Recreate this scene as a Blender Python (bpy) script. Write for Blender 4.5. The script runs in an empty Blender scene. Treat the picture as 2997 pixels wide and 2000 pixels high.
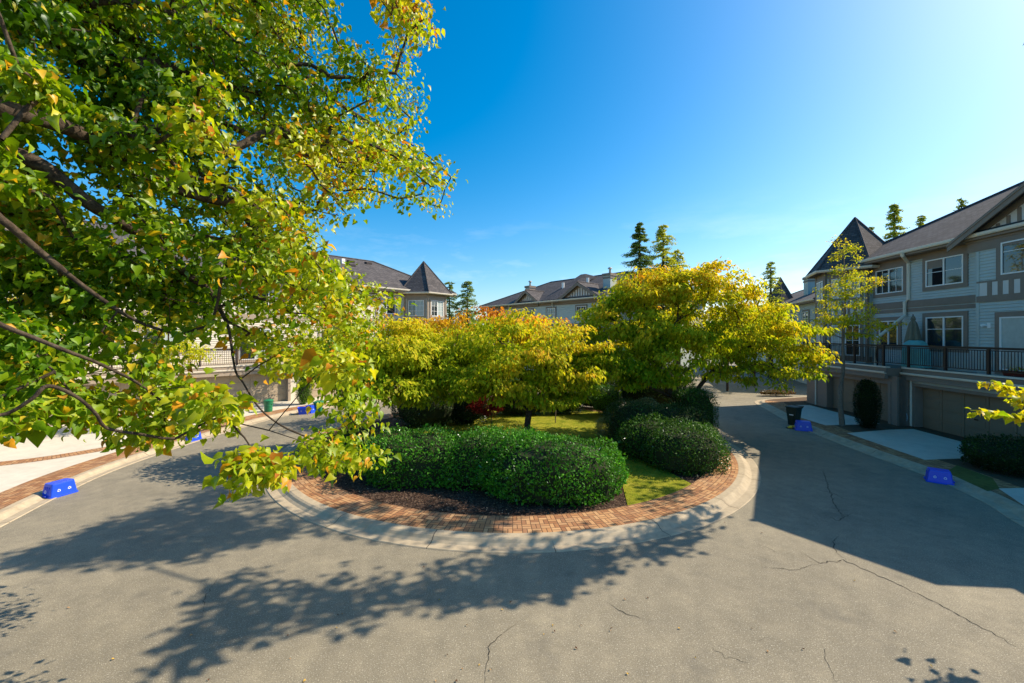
import bpy, math, random
import numpy as np
from mathutils import Vector, Matrix
R = math.radians
random.seed(7)
RNG = np.random.default_rng(11)
scene = bpy.context.scene
COL = scene.collection

# ------------------------------------------------------------------ camera, world, sun, exposure
H = 4.7                      # eye height, standing on a first-floor deck
FPX = 1200.0                 # focal length in photo pixels
cam_d = bpy.data.cameras.new("camera"); cam = bpy.data.objects.new("camera", cam_d)
COL.objects.link(cam); scene.camera = cam
cam.location = (0, 0, H); cam.rotation_euler = (R(90), 0, 0)
cam_d.sensor_width = 36; cam_d.lens = 36 * FPX / 2997.0
cam_d.shift_y = -20 / 2997.0
cam_d.clip_start = 0.05; cam_d.clip_end = 3000

K, Q = 1.16, 0.25            # shadow of a point z up falls at (-K z, -K Q z)
sdir = Vector((K, K * Q, 1.0)).normalized()
sun_el = math.asin(sdir.z)
sun_az = math.atan2(sdir.x, sdir.y)      # clockwise from +Y
world = bpy.data.worlds.new("World"); scene.world = world; world.use_nodes = True
wn = world.node_tree; wn.nodes.clear()
wo = wn.nodes.new('ShaderNodeOutputWorld'); bg = wn.nodes.new('ShaderNodeBackground')
sky = wn.nodes.new('ShaderNodeTexSky'); sky.sky_type = 'NISHITA'; sky.sun_disc = False
sky.sun_elevation = sun_el; sky.sun_rotation = sun_az
sky.air_density = 1.0; sky.dust_density = 1.1; sky.ozone_density = 4.0; sky.altitude = 50
hs = wn.nodes.new('ShaderNodeHueSaturation'); hs.inputs['Saturation'].default_value = 1.52; hs.inputs['Hue'].default_value = 0.490
wn.links.new(sky.outputs[0], hs.inputs['Color'])
bww = wn.nodes.new('ShaderNodeRGBToBW'); mrs = wn.nodes.new('ShaderNodeMapRange'); mrs.inputs[1].default_value = 1.0; mrs.inputs[2].default_value = 4.6; mrs.inputs[3].default_value = 1.52; mrs.inputs[4].default_value = 1.32
wn.links.new(sky.outputs[0], bww.inputs[0]); wn.links.new(bww.outputs[0], mrs.inputs[0]); wn.links.new(mrs.outputs[0], hs.inputs['Saturation']) 
tcw = wn.nodes.new('ShaderNodeTexCoord'); mpw = wn.nodes.new('ShaderNodeMapping'); mpw.inputs['Scale'].default_value = (1.2, 1.2, 5.0); mpw.inputs['Location'].default_value = (3.1, 0.4, 0)
nzw = wn.nodes.new('ShaderNodeTexNoise'); nzw.inputs['Scale'].default_value = 2.6; nzw.inputs['Detail'].default_value = 7; nzw.inputs['Roughness'].default_value = 0.62
rpw = wn.nodes.new('ShaderNodeValToRGB'); rpw.color_ramp.elements[0].position = 0.50; rpw.color_ramp.elements[1].position = 0.80
spw = wn.nodes.new('ShaderNodeSeparateXYZ'); mrw = wn.nodes.new('ShaderNodeMapRange'); mrw.inputs[1].default_value = 0.0; mrw.inputs[2].default_value = 0.30; mrw.inputs[3].default_value = 0.65; mrw.inputs[4].default_value = 0.0
muw = wn.nodes.new('ShaderNodeMath'); muw.operation = 'MULTIPLY'; mxw = wn.nodes.new('ShaderNodeMix'); mxw.data_type = 'RGBA'
wn.links.new(tcw.outputs['Generated'], mpw.inputs[0]); wn.links.new(mpw.outputs[0], nzw.inputs['Vector']); wn.links.new(nzw.outputs[0], rpw.inputs[0])
wn.links.new(tcw.outputs['Generated'], spw.inputs[0]); wn.links.new(spw.outputs[2], mrw.inputs[0]); wn.links.new(rpw.outputs[0], muw.inputs[0]); wn.links.new(mrw.outputs[0], muw.inputs[1])
wn.links.new(muw.outputs[0], mxw.inputs[0]); wn.links.new(hs.outputs[0], mxw.inputs[6]); mxw.inputs[7].default_value = (7.0, 7.4, 7.8, 1)
wn.links.new(mxw.outputs[2], bg.inputs[0])
bg.inputs[1].default_value = 0.13
wn.links.new(bg.outputs[0], wo.inputs[0])
sun_d = bpy.data.lights.new("sun", 'SUN'); sun = bpy.data.objects.new("sun", sun_d); COL.objects.link(sun)
sun_d.energy = 5.0; sun_d.angle = R(0.28); sun_d.color = (1.0, 0.87, 0.67)
sun.rotation_euler = (-sdir).to_track_quat('-Z', 'Y').to_euler(); sun.location = (60, 15, 60)
scene.view_settings.view_transform = 'Standard'; scene.view_settings.look = 'None'
scene.view_settings.exposure = 0.68; scene.view_settings.gamma = 1.0

# ------------------------------------------------------------------ helpers
def G(px, py, z=0.0):
    y = FPX * (H - z) / (py - 980.0)
    return ((px - 1498.0) / FPX * y, y)
def P(px, py, d):
    return np.array(((px - 1498.0) / FPX * d, d, H + (980.0 - py) / FPX * d))

def mat(name, base, rough=0.8, spec=0.3, metal=0.0):
    m = bpy.data.materials.new(name); m.use_nodes = True
    b = m.node_tree.nodes['Principled BSDF']
    b.inputs['Base Color'].default_value = (*base, 1); b.inputs['Roughness'].default_value = rough
    b.inputs['Specular IOR Level'].default_value = spec; b.inputs['Metallic'].default_value = metal
    return m
class NT:
    def __init__(s, m): s.m = m; s.t = m.node_tree; s.n = s.t.nodes; s.b = s.n['Principled BSDF']
    def add(s, typ, **kw):
        nd = s.n.new(typ)
        for k, v in kw.items():
            if k.startswith('i_'):
                key = k[2:]
                key = int(key) if key.isdigit() else key.replace('_', ' ')
                nd.inputs[key].default_value = v
            else: setattr(nd, k, v)
        return nd
    def link(s, a, b): s.t.links.new(a, b)
    def math(s, op, a, b=None, c=None):
        nd = s.n.new('ShaderNodeMath'); nd.operation = op
        for i, v in enumerate((a, b, c)):
            if v is None: continue
            if isinstance(v, (int, float)): nd.inputs[i].default_value = v
            else: s.link(v, nd.inputs[i])
        return nd.outputs[0]
    def mix(s, f, a, b, blend='MIX'):
        nd = s.n.new('ShaderNodeMix'); nd.data_type = 'RGBA'; nd.blend_type = blend
        for i, v in ((0, f), (6, a), (7, b)):
            if isinstance(v, (int, float)): nd.inputs[i].default_value = v
            elif isinstance(v, tuple): nd.inputs[i].default_value = (*v, 1) if len(v) == 3 else v
            else: s.link(v, nd.inputs[i])
        return nd.outputs[2]
    def ramp(s, fac, stops):
        nd = s.n.new('ShaderNodeValToRGB'); e = nd.color_ramp.elements
        while len(e) < len(stops): e.new(0.5)
        for el, (p, c) in zip(e, stops):
            el.position = p; el.color = (*c, 1) if len(c) == 3 else c
        s.link(fac, nd.inputs[0]); return nd.outputs[0]
    def noise(s, scale, detail=4, rough=0.6, vec=None, out=0):
        nd = s.add('ShaderNodeTexNoise', i_Scale=scale, i_Detail=detail, i_Roughness=rough)
        if vec is not None: s.link(vec, nd.inputs['Vector'])
        return nd.outputs[out]
    def bump(s, h, strength, dist=0.02):
        nd = s.add('ShaderNodeBump', i_Strength=strength, i_Distance=dist)
        s.link(h, nd.inputs['Height']); s.link(nd.outputs[0], s.b.inputs['Normal'])
    def coord(s, which='Object'):
        return s.add('ShaderNodeTexCoord').outputs[which]
def g(v): return (v, v, v)

def noisy(name, base, scale=8, amt=0.25, rough=0.85, bump=0.2, bscale=60, spec=0.25, big=0.6):
    """plain surface with blotches of two sizes and a fine bump"""
    m = mat(name, base, rough, spec); n = NT(m); c = n.coord()
    a = n.noise(scale, 5, 0.65, c); b = n.noise(big, 3, 0.5, c)
    f = n.math('ADD', n.math('MULTIPLY', a, 0.6), n.math('MULTIPLY', b, 0.4))
    lo = tuple(x * (1 - amt) for x in base); hi = tuple(min(1, x * (1 + amt)) for x in base)
    n.link(n.ramp(f, [(0.3, lo), (0.7, hi)]), n.b.inputs['Base Color'])
    if bump: n.bump(n.noise(bscale, 3, 0.6, c), bump, 0.01)
    return m

M = {}
# asphalt: aged, speckled with aggregate, worn patches
m = mat('asphalt', (0.16, 0.15, 0.135), 0.85, 0.3); n = NT(m); c = n.coord()
big = n.noise(0.22, 5, 0.55, c); mid = n.noise(1.7, 6, 0.65, c); fine = n.noise(48, 3, 0.8, c); spk = n.noise(75, 1, 0.5, c)
f = n.math('ADD', n.math('MULTIPLY', big, 0.5), n.math('MULTIPLY', mid, 0.5))
base = n.ramp(f, [(0.34, (0.176, 0.154, 0.112)), (0.52, (0.230, 0.198, 0.140)), (0.68, (0.302, 0.258, 0.178))])
base = n.mix(n.ramp(fine, [(0.35, g(0)), (0.65, g(1))]), base, (0.62, 0.57, 0.46), 'MIX')
nd = [x for x in n.n if x.type == 'MIX'][-1]
spf = n.math('MULTIPLY', n.ramp(fine, [(0.57, g(0)), (0.67, g(1))]), 0.85)
n.link(spf, nd.inputs[0])
dark = n.math('MULTIPLY', n.ramp(spk, [(0.33, g(1)), (0.44, g(0))]), 0.6)
base = n.mix(dark, base, (0.06, 0.056, 0.05))
st = n.noise(0.75, 7, 0.7, n.add('ShaderNodeMapping', i_Location=(7.0, 3.0, 0.0)).outputs[0]); mp = n.n[-1] if False else [q for q in n.n if q.type == 'MAPPING'][0]; n.link(c, mp.inputs['Vector'])
base = n.mix(n.math('MULTIPLY', n.ramp(st, [(0.56, g(0)), (0.70, g(1))]), 0.42), base, (0.085, 0.08, 0.07))
rg_ = n.noise(3.5, 8, 0.75, c); base = n.mix(0.55, base, n.ramp(rg_, [(0.25, g(0.36)), (0.75, g(0.66))]), 'OVERLAY')
n.link(base, n.b.inputs['Base Color']); n.bump(fine, 0.45, 0.008)
M['asphalt'] = m
M['crack'] = mat('asphalt_crack', (0.035, 0.032, 0.03), 0.95, 0.1)
M['concrete'] = noisy('drive_concrete', (0.56, 0.51, 0.42), 3, 0.14, 0.85, 0.15, 90)
M['kerb'] = noisy('kerb_concrete', (0.40, 0.325, 0.225), 5, 0.25, 0.85, 0.3, 120, big=1.3)
M['gap'] = mat('joint_gap', (0.05, 0.045, 0.04), 0.95)
M['ground'] = noisy('ground_soil_grass', (0.07, 0.10, 0.03), 0.4, 0.4, 0.95, 0.2, 10)
# mulch
m = mat('mulch', (0.06, 0.04, 0.03), 0.95, 0.15); n = NT(m); c = n.coord()
v = n.add('ShaderNodeTexVoronoi', i_Scale=22.0); n.link(c, v.inputs['Vector'])
n.link(n.ramp(v.outputs['Color'], [(0.2, (0.022, 0.013, 0.009)), (0.6, (0.055, 0.032, 0.022)), (0.95, (0.15, 0.10, 0.07))]), n.b.inputs['Base Color'])
n.bump(v.outputs['Distance'], 0.8, 0.03); M['mulch'] = m
M['chips'] = noisy('bark_chips', (0.22, 0.15, 0.11), 9, 0.7, 0.95, 0)
# lawn
m = mat('lawn', (0.16, 0.2, 0.02), 0.95, 0.1); n = NT(m); c = n.coord()
f = n.noise(2.2, 6, 0.7, c)
n.link(n.ramp(f, [(0.3, (0.12, 0.16, 0.010)), (0.55, (0.27, 0.26, 0.022)), (0.75, (0.42, 0.36, 0.06))]), n.b.inputs['Base Color'])
n.bump(n.noise(90, 3, 0.7, c), 0.7, 0.03); M['lawn'] = m
M['vgrass'] = noisy('thin_shaded_verge_grass', (0.11, 0.115, 0.025), 7, 0.5, 0.95, 0.6, 60)  # sparse soily grass, its colour also darkened for tree shade
M['soil'] = noisy('verge_soil', (0.10, 0.062, 0.036), 6, 0.5, 0.95, 0.6, 25)

def basket(name, run=False):
    """clay pavers in metre UVs, basket weave (or soldier courses)"""
    m = mat(name, (0.3, 0.12, 0.07), 0.85, 0.2); n = NT(m)
    uv = n.add('ShaderNodeUVMap').outputs[0]; sp = n.add('ShaderNodeSeparateXYZ'); n.link(uv, sp.inputs[0])
    s = 1 / 0.22
    u = n.math('MULTIPLY', sp.outputs[0], s); v = n.math('MULTIPLY', sp.outputs[1], s)
    fu = n.math('FRACT', u); fv = n.math('FRACT', v); iu = n.math('FLOOR', u); iv = n.math('FLOOR', v)
    par = n.math('PINGPONG', n.math('ADD', iu, iv), 1.0)
    a = n.math('ADD', n.math('MULTIPLY', fu, par), n.math('MULTIPLY', fv, n.math('SUBTRACT', 1.0, par)))   # split axis
    b = n.math('ADD', n.math('MULTIPLY', fv, par), n.math('MULTIPLY', fu, n.math('SUBTRACT', 1.0, par)))
    half = n.math('FRACT', n.math('MULTIPLY', a, 2.0))
    da = n.math('MULTIPLY', n.math('MINIMUM', half, n.math('SUBTRACT', 1.0, half)), 0.5)
    db = n.math('MINIMUM', b, n.math('SUBTRACT', 1.0, b))
    d = n.math('MINIMUM', da, db)
    idx = n.math('FLOOR', n.math('MULTIPLY', a, 2.0))
    cv = n.add('ShaderNodeCombineXYZ'); n.link(iu, cv.inputs[0]); n.link(iv, cv.inputs[1]); n.link(idx, cv.inputs[2])
    wnz = n.add('ShaderNodeTexWhiteNoise', noise_dimensions='3D'); n.link(cv.outputs[0], wnz.inputs[0])
    col = n.ramp(wnz.outputs['Value'], [(0.0, (0.27, 0.12, 0.056)), (0.5, (0.40, 0.20, 0.088)), (1.0, (0.50, 0.29, 0.14))])
    dirt = n.noise(1.6, 5, 0.65, n.coord())
    col = n.mix(n.math('MULTIPLY', n.ramp(dirt, [(0.45, g(0)), (0.7, g(1))]), 0.5), col, (0.30, 0.20, 0.13))
    mort = n.ramp(d, [(0.022, g(1)), (0.05, g(0))])
    col = n.mix(mort, col, (0.075, 0.045, 0.03))
    n.link(col, n.b.inputs['Base Color'])
    n.bump(n.ramp(d, [(0.0, g(0)), (0.06, g(1))]), 0.5, 0.008)
    return m
M['brick'] = basket('clay_pavers')

# building skins
def siding(name, base):
    m = noisy(name, base, 2.5, 0.07, 0.6, 0.0, spec=0.35, big=0.5); return m
M['siding'] = siding('lap_siding', (0.43, 0.485, 0.47))
M['siding_sun'] = siding('lap_siding_sunlit', (0.66, 0.60, 0.50))  # paler copy of the siding, with sunlight put into the colour
M['trim'] = noisy('brown_trim', (0.225, 0.18, 0.145), 4, 0.1, 0.6, 0.0)
M['trim_sun'] = noisy('brown_trim_sunlit', (0.36, 0.29, 0.225), 4, 0.1, 0.6, 0.0)  # trim copy lightened to carry the sun on the left row
M['stucco'] = noisy('white_stucco', (0.62, 0.60, 0.57), 5, 0.05, 0.85, 0.1)
M['white'] = mat('white_vinyl', (0.78, 0.78, 0.76), 0.4, 0.4)
M['gutter'] = noisy('cream_gutter', (0.68, 0.62, 0.52), 6, 0.06, 0.5, 0)
M['gdoor'] = noisy('taupe_garage_door', (0.22, 0.165, 0.11), 1.2, 0.08, 0.6, 0)
M['gdoor_sun'] = noisy('garage_door_sunlit', (0.40, 0.32, 0.23), 1.2, 0.08, 0.6, 0)  # door colour brightened to stand for sunlight on the left row
M['rail'] = mat('dark_brown_metal', (0.028, 0.016, 0.014), 0.45, 0.4)
M['glass'] = mat('window_glass', (0.02, 0.03, 0.035), 0.04, 0.9)
M['glass'].node_tree.nodes['Principled BSDF'].inputs['Coat Weight'].default_value = 0.6
M['blind'] = noisy('pale_curtain', (0.40, 0.46, 0.44), 7, 0.15, 0.35, 0, spec=0.6)
M['dark'] = mat('dark_opening', (0.012, 0.012, 0.014), 0.9, 0.1)
M['metal'] = noisy('galvanised_metal', (0.42, 0.43, 0.42), 5, 0.15, 0.45, 0)
# shingles in metre UVs
m = mat('asphalt_shingles', (0.09, 0.085, 0.09), 0.9, 0.2); n = NT(m)
uv = n.add('ShaderNodeUVMap').outputs[0]
br = n.add('ShaderNodeTexBrick', i_Scale=1.0, i_Color1=(0.070, 0.064, 0.066, 1), i_Color2=(0.125, 0.112, 0.11, 1), i_Mortar=(0.035, 0.032, 0.034, 1))
br.inputs['Mortar Size'].default_value = 0.012; br.inputs['Brick Width'].default_value = 0.30; br.inputs['Row Height'].default_value = 0.16
br.inputs['Bias'].default_value = -0.2
n.link(uv, br.inputs['Vector'])
ns = n.noise(0.9, 5, 0.7, uv); col = n.mix(0.5, br.outputs['Color'], n.ramp(ns, [(0.3, g(0.35)), (0.7, g(0.75))]), 'OVERLAY')
n.link(col, n.b.inputs['Base Color']); n.bump(br.outputs['Fac'], -0.6, 0.015); M['roof'] = m
# bark
m = mat('bark', (0.07, 0.05, 0.035), 0.95, 0.15); n = NT(m); c = n.coord()
w = n.noise(18, 6, 0.7, c)
n.link(n.ramp(w, [(0.35, (0.030, 0.021, 0.016)), (0.6, (0.095, 0.07, 0.05)), (0.8, (0.17, 0.15, 0.10))]), n.b.inputs['Base Color'])
n.bump(w, 0.8, 0.02); M['bark'] = m
M['bark_pale'] = noisy('pale_bark', (0.20, 0.16, 0.125), 14, 0.4, 0.95, 0.5, 40)

def leafmat(name, trans=0.4, gloss=0.12, rough=0.4):
    m = bpy.data.materials.new(name); m.use_nodes = True; t = m.node_tree; t.nodes.clear()
    o = t.nodes.new('ShaderNodeOutputMaterial'); at = t.nodes.new('ShaderNodeAttribute'); at.attribute_name = 'Col'
    d = t.nodes.new('ShaderNodeBsdfDiffuse'); tr = t.nodes.new('ShaderNodeBsdfTranslucent'); gl = t.nodes.new('ShaderNodeBsdfGlossy')
    gl.inputs['Roughness'].default_value = rough; gl.inputs['Color'].default_value = (0.9, 0.95, 1, 1)
    mc = t.nodes.new('ShaderNodeMix'); mc.data_type = 'RGBA'; mc.blend_type = 'MULTIPLY'; mc.inputs[0].default_value = 1
    mc.inputs[7].default_value = (1.6, 1.6, 0.6, 1)
    t.links.new(at.outputs[0], mc.inputs[6]); t.links.new(at.outputs[0], d.inputs[0]); t.links.new(mc.outputs[2], tr.inputs[0])
    m1 = t.nodes.new('ShaderNodeMixShader'); m1.inputs[0].default_value = trans
    m2 = t.nodes.new('ShaderNodeMixShader'); lw = t.nodes.new('ShaderNodeFresnel'); lw.inputs[0].default_value = 1.45
    mm = t.nodes.new('ShaderNodeMath'); mm.operation = 'MULTIPLY_ADD'; mm.inputs[1].default_value = gloss; mm.inputs[2].default_value = 0.0
    t.links.new(lw.outputs[0], mm.inputs[0]); t.links.new(mm.outputs[0], m2.inputs[0])
    t.links.new(d.outputs[0], m1.inputs[1]); t.links.new(tr.outputs[0], m1.inputs[2])
    t.links.new(m1.outputs[0], m2.inputs[1]); t.links.new(gl.outputs[0], m2.inputs[2]); t.links.new(m2.outputs[0], o.inputs[0])
    return m
M['leaf'] = leafmat('broad_leaf', 0.44, 0.05, 0.5)
M['leaf_hedge'] = leafmat('waxy_hedge_leaf', 0.25, 0.26, 0.45)
M['needle'] = leafmat('conifer_needle', 0.3, 0.1, 0.6)

def tag(o, label=None, cat=None, group=None, kind=None):
    if label: o['label'] = label
    if cat: o['category'] = cat
    if group: o['group'] = group
    if kind: o['kind'] = kind
    return o
def thing(name, loc, label, cat, group=None):
    o = bpy.data.objects.new(name, None); o.location = loc; o.empty_display_size = 0.3; COL.objects.link(o)
    return tag(o, label, cat, group)
def link_mesh(name, me, parent=None, base=None):
    o = bpy.data.objects.new(name, me); COL.objects.link(o)
    if parent is not None: o.parent = parent
    return o

class MB:
    """collects faces in world coordinates; build() turns them into one mesh object relative to a base point"""
    def __init__(s, F=None): s.v = []; s.f = []; s.mi = []; s.uv = []; s.F = F
    def tr(s, p): return s.F(*p) if s.F else tuple(p)
    def face(s, pts, mi=0, uv=None, raw=False):
        i = len(s.v); pts = [tuple(p) if raw else s.tr(p) for p in pts]
        s.v.extend(pts); s.f.append(tuple(range(i, i + len(pts)))); s.mi.append(mi)
        if uv is None:
            a = Vector(pts[0]); nn = Vector((0, 0, 0))
            for k in range(1, len(pts) - 1): nn += (Vector(pts[k]) - a).cross(Vector(pts[k + 1]) - a)
            if nn.length < 1e-12: nn = Vector((0, 0, 1))
            nn.normalize()
            hd = Vector((0, 0, 1)).cross(nn)
            hd = hd.normalized() if hd.length > 0.05 else Vector((1, 0, 0))
            vd = nn.cross(hd)
            if vd.z < 0: vd = -vd
            uv = [(Vector(p).dot(hd), Vector(p).dot(vd)) for p in pts]
        s.uv.extend(uv)
    def box(s, a, b, mi=0):
        (x0, y0, z0), (x1, y1, z1) = a, b
        x0, x1 = min(x0, x1), max(x0, x1); y0, y1 = min(y0, y1), max(y0, y1); z0, z1 = min(z0, z1), max(z0, z1)
        c = [(x0, y0, z0), (x1, y0, z0), (x1, y1, z0), (x0, y1, z0), (x0, y0, z1), (x1, y0, z1), (x1, y1, z1), (x0, y1, z1)]
        for q in ((3, 2, 1, 0), (4, 5, 6, 7), (0, 1, 5, 4), (1, 2, 6, 5), (2, 3, 7, 6), (3, 0, 4, 7)): s.face([c[k] for k in q], mi)
    def loft(s, rings, mi=0, cap=True, closed=True):
        for r0, r1 in zip(rings, rings[1:]):
            k = len(r0)
            for i in range(k if closed else k - 1):
                j = (i + 1) % k
                s.face([r0[i], r0[j], r1[j], r1[i]], mi)
        if cap: s.face(list(reversed(rings[0])), mi); s.face(rings[-1], mi)
    def tube(s, pts, r, k=8, mi=0, cap=True):
        pts = [Vector(p) for p in pts]; rs = r if isinstance(r, (list, tuple)) else [r] * len(pts); rings = []
        for i, p in enumerate(pts):
            d = (pts[min(i + 1, len(pts) - 1)] - pts[max(i - 1, 0)]).normalized()
            a = d.cross(Vector((0, 0, 1)))
            if a.length < 0.2: a = d.cross(Vector((1, 0, 0)))
            a.normalize(); b = d.cross(a)
            rings.append([tuple(p + (a * math.cos(t) + b * math.sin(t)) * rs[i]) for t in [2 * math.pi * q / k for q in range(k)]])
        s.loft(rings, mi, cap)
    def prism(s, poly, z0, z1, mi=0, top_only=False):
        s.face([(x, y, z1) for x, y in poly], mi)
        if top_only: return
        k = len(poly)
        for i in range(k):
            a, b = poly[i], poly[(i + 1) % k]
            s.face([(a[0], a[1], z0), (b[0], b[1], z0), (b[0], b[1], z1), (a[0], a[1], z1)], mi)
    def build(s, name, mats, parent=None, smooth=False):
        me = bpy.data.meshes.new(name); off = np.array(parent.location if parent is not None and parent.parent is None and parent.type == 'EMPTY' else (s_off(parent)), float)
        me.from_pydata([tuple(np.array(p) - off) for p in s.v], [], s.f)
        for mm in (mats if isinstance(mats, (list, tuple)) else [mats]): me.materials.append(mm)
        me.polygons.foreach_set('material_index', s.mi)
        ul = me.uv_layers.new(name='UVMap'); ul.data.foreach_set('uv', np.array(s.uv, 'f').ravel())
        if smooth: me.polygons.foreach_set('use_smooth', [True] * len(s.f))
        me.update()
        return link_mesh(name, me, parent)
def s_off(o):
    v = Vector((0, 0, 0))
    while o is not None: v += o.location; o = o.parent
    return tuple(v)

def catmull(pts, n=8):
    pts = [np.array(p, float) for p in pts]; out = []
    P0 = [2 * pts[0] - pts[1]] + pts + [2 * pts[-1] - pts[-2]]
    for i in range(1, len(P0) - 2):
        a, b, c, d = P0[i - 1:i + 3]
        for k in range(n):
            t = k / n
            out.append(0.5 * ((2 * b) + (-a + c) * t + (2 * a - 5 * b + 4 * c - d) * t * t + (-a + 3 * b - 3 * c + d) * t ** 3))
    out.append(pts[-1]); return np.array(out)
def offset(line, d):
    line = np.array(line); t = np.gradient(line, axis=0); t /= np.linalg.norm(t, axis=1)[:, None]
    return line + d * np.stack([-t[:, 1], t[:, 0]], 1)
def arclen(line):
    return np.concatenate([[0], np.cumsum(np.linalg.norm(np.diff(line, axis=0), axis=1))])
def band(mb, line, d0, d1, z0, z1=None, mi=0, side=1):
    """ribbon between two offsets of a line, UV in metres along and across"""
    z1 = z0 if z1 is None else z1
    a = offset(line, d0 * side); b = offset(line, d1 * side); L = arclen(line)
    for i in range(len(line) - 1):
        mb.face([(a[i][0], a[i][1], z0), (a[i + 1][0], a[i + 1][1], z0), (b[i + 1][0], b[i + 1][1], z1), (b[i][0], b[i][1], z1)], mi,
                uv=[(L[i], d0), (L[i + 1], d0), (L[i + 1], d1), (L[i], d1)])
# ------------------------------------------------------------------ ground, road, kerbs, island
mb = MB()
for i in range(-3, 4):
    for j in range(-3, 4):
        mb.face([(i * 400 - 200, j * 400 - 200, -0.03), (i * 400 + 200, j * 400 - 200, -0.03), (i * 400 + 200, j * 400 + 200, -0.03), (i * 400 - 200, j * 400 + 200, -0.03)])
tag(mb.build('ground', M['ground']), kind='structure')

LK = catmull([(-9.5, 2.0), (-11.5, 7.0), (-12.45, 9.96), (-13.1, 11.8), (-13.7, 14.0), (-13.85, 17.0), (-13.65, 20.2), (-13.2, 23.2), (-11.9, 25.9), (-9.6, 28.4), (-6.0, 30.6), (-1.5, 31.6), (4, 32.0), (9, 33.5), (14, 37), (18, 43), (21, 52), (23, 66)], 8)
RK = catmull([(9.5, 2.0), (11.5, 7.0), (12.45, 9.96), (13.24, 11.56), (13.75, 13.6), (13.95, 16.45), (14.35, 19.8), (15.1, 22.9), (15.9, 25.6), (16.55, 27.9), (17.2, 29.0), (18.4, 29.75), (21, 30.6), (26, 32.0), (34, 34.0), (45, 36)], 8)
# asphalt sheet
mb = MB()
mb.face([(-60, -8, 0), (60, -8, 0), (60, 30, 0), (60, 75, 0), (-60, 75, 0)])
CR = [([(2990, 1905), (2860, 1830), (2700, 1745), (2560, 1680), (2470, 1640), (2400, 1650), (2340, 1615)], .012),
      ([(2470, 1640), (2435, 1600), (2455, 1565)], .010), ([(2400, 1650), (2320, 1670), (2225, 1660)], .008), ([(2300, 1630), (2210, 1590)], .007),
      ([(1528, 1815), (1470, 1860), (1435, 1885), (1425, 1930), (1418, 2000)], .010),
      ([(1765, 1755), (1810, 1785), (1860, 1805), (1900, 1815)], .009), ([(1720, 1860), (1775, 1872)], .008),
      ([(2080, 1895), (2120, 1925), (2190, 1940)], .012), ([(2100, 1890), (2150, 1915), (2185, 1932)], .008), ([(2270, 1865), (2240, 1868), (2210, 1878)], .008),
      ([(2410, 1380), (2425, 1430), (2440, 1475), (2470, 1520)], .016), ([(2380, 1430), (2440, 1445), (2490, 1470)], .013), ([(2400, 1500), (2450, 1525), (2500, 1500)], .012), ([(2470, 1430), (2500, 1436)], .02), ([(1940, 1500), (1985, 1520), (2010, 1550)], .006), ([(640, 1690), (600, 1740), (590, 1800)], .006),
      ([(2400, 1880), (2420, 1940), (2450, 2000)], .007)]
rr = random.Random(5)
for pts, w in CR:
    wp = [np.array(G(*p)) for p in pts]; fine = []
    for a, b in zip(wp, wp[1:]):
        L = np.linalg.norm(b - a); k = max(2, int(L / 0.07)); nrm = np.array([-(b - a)[1], (b - a)[0]]) / max(L, 1e-6)
        for i in range(k): fine.append(a + (b - a) * i / k + nrm * (rr.gauss(0, 0.018)))
    fine.append(wp[-1]); fine = np.array(fine)
    off = offset(fine, 1) - fine; L = len(fine)
    for i in range(L - 1):
        w0 = w * (0.35 + 0.65 * rr.random()) * min(1, (L - i) / 8) * min(1, (i + 2) / 8); w1 = w0 * 0.8
        mb.face([(*(fine[i] - off[i] * w0), .004), (*(fine[i + 1] - off[i + 1] * w1), .004), (*(fine[i + 1] + off[i + 1] * w1), .004), (*(fine[i] + off[i] * w0), .004)], 1)
tag(mb.build('road', [M['asphalt'], M['crack']]), kind='structure')

def kerb(line, side, name, seg=2.9, w=0.62):
    """gutter pan, rolled face and top; joints cut every few metres"""
    mb = MB(); prof = [(0.0, 0.004), (0.02, 0.022), (0.26, 0.012), (0.34, 0.05), (0.40, 0.10), (0.46, 0.125), (w - .02, 0.13), (w, 0.122)]
    L = arclen(line); n = int(L[-1] / 0.35); s = np.linspace(0, L[-1], n)
    pts = np.stack([np.interp(s, L, line[:, 0]), np.interp(s, L, line[:, 1])], 1); t = np.gradient(pts, axis=0); t /= np.linalg.norm(t, axis=1)[:, None]
    nr = np.stack([-t[:, 1], t[:, 0]], 1) * side
    def ring(q):
        x = np.interp(q, s, pts[:, 0]); y = np.interp(q, s, pts[:, 1]); nx = np.interp(q, s, nr[:, 0]); ny = np.interp(q, s, nr[:, 1])
        return [(x + nx * a, y + ny * a, z) for a, z in prof]
    k = int(L[-1] / seg)
    for i in range(k):
        a, b = L[-1] * i / k + .008, L[-1] * (i + 1) / k - .008
        rs = [ring(q) for q in np.linspace(a, b, 8)]
        mb.loft(rs, 0, cap=False, closed=False)
    for i in range(len(s) - 1):
        a, b = ring(s[i]), ring(s[i + 1])
        for p in range(len(prof) - 1):
            q = [a[p], b[p], b[p + 1], a[p + 1]]; mb.face([(x, y, z - .012) for x, y, z in q], 1)
    return tag(mb.build(name, [M['kerb'], M['gap']]), kind='structure')
kerb(LK, 1, 'kerb'); kerb(RK, -1, 'kerb')
ZV = 0.12
def poly_sheet(name, pts, z, m, kind='structure'):
    mb = MB(); mb.face([(x, y, z) for x, y in pts]); return tag(mb.build(name, m), kind=kind)
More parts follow.
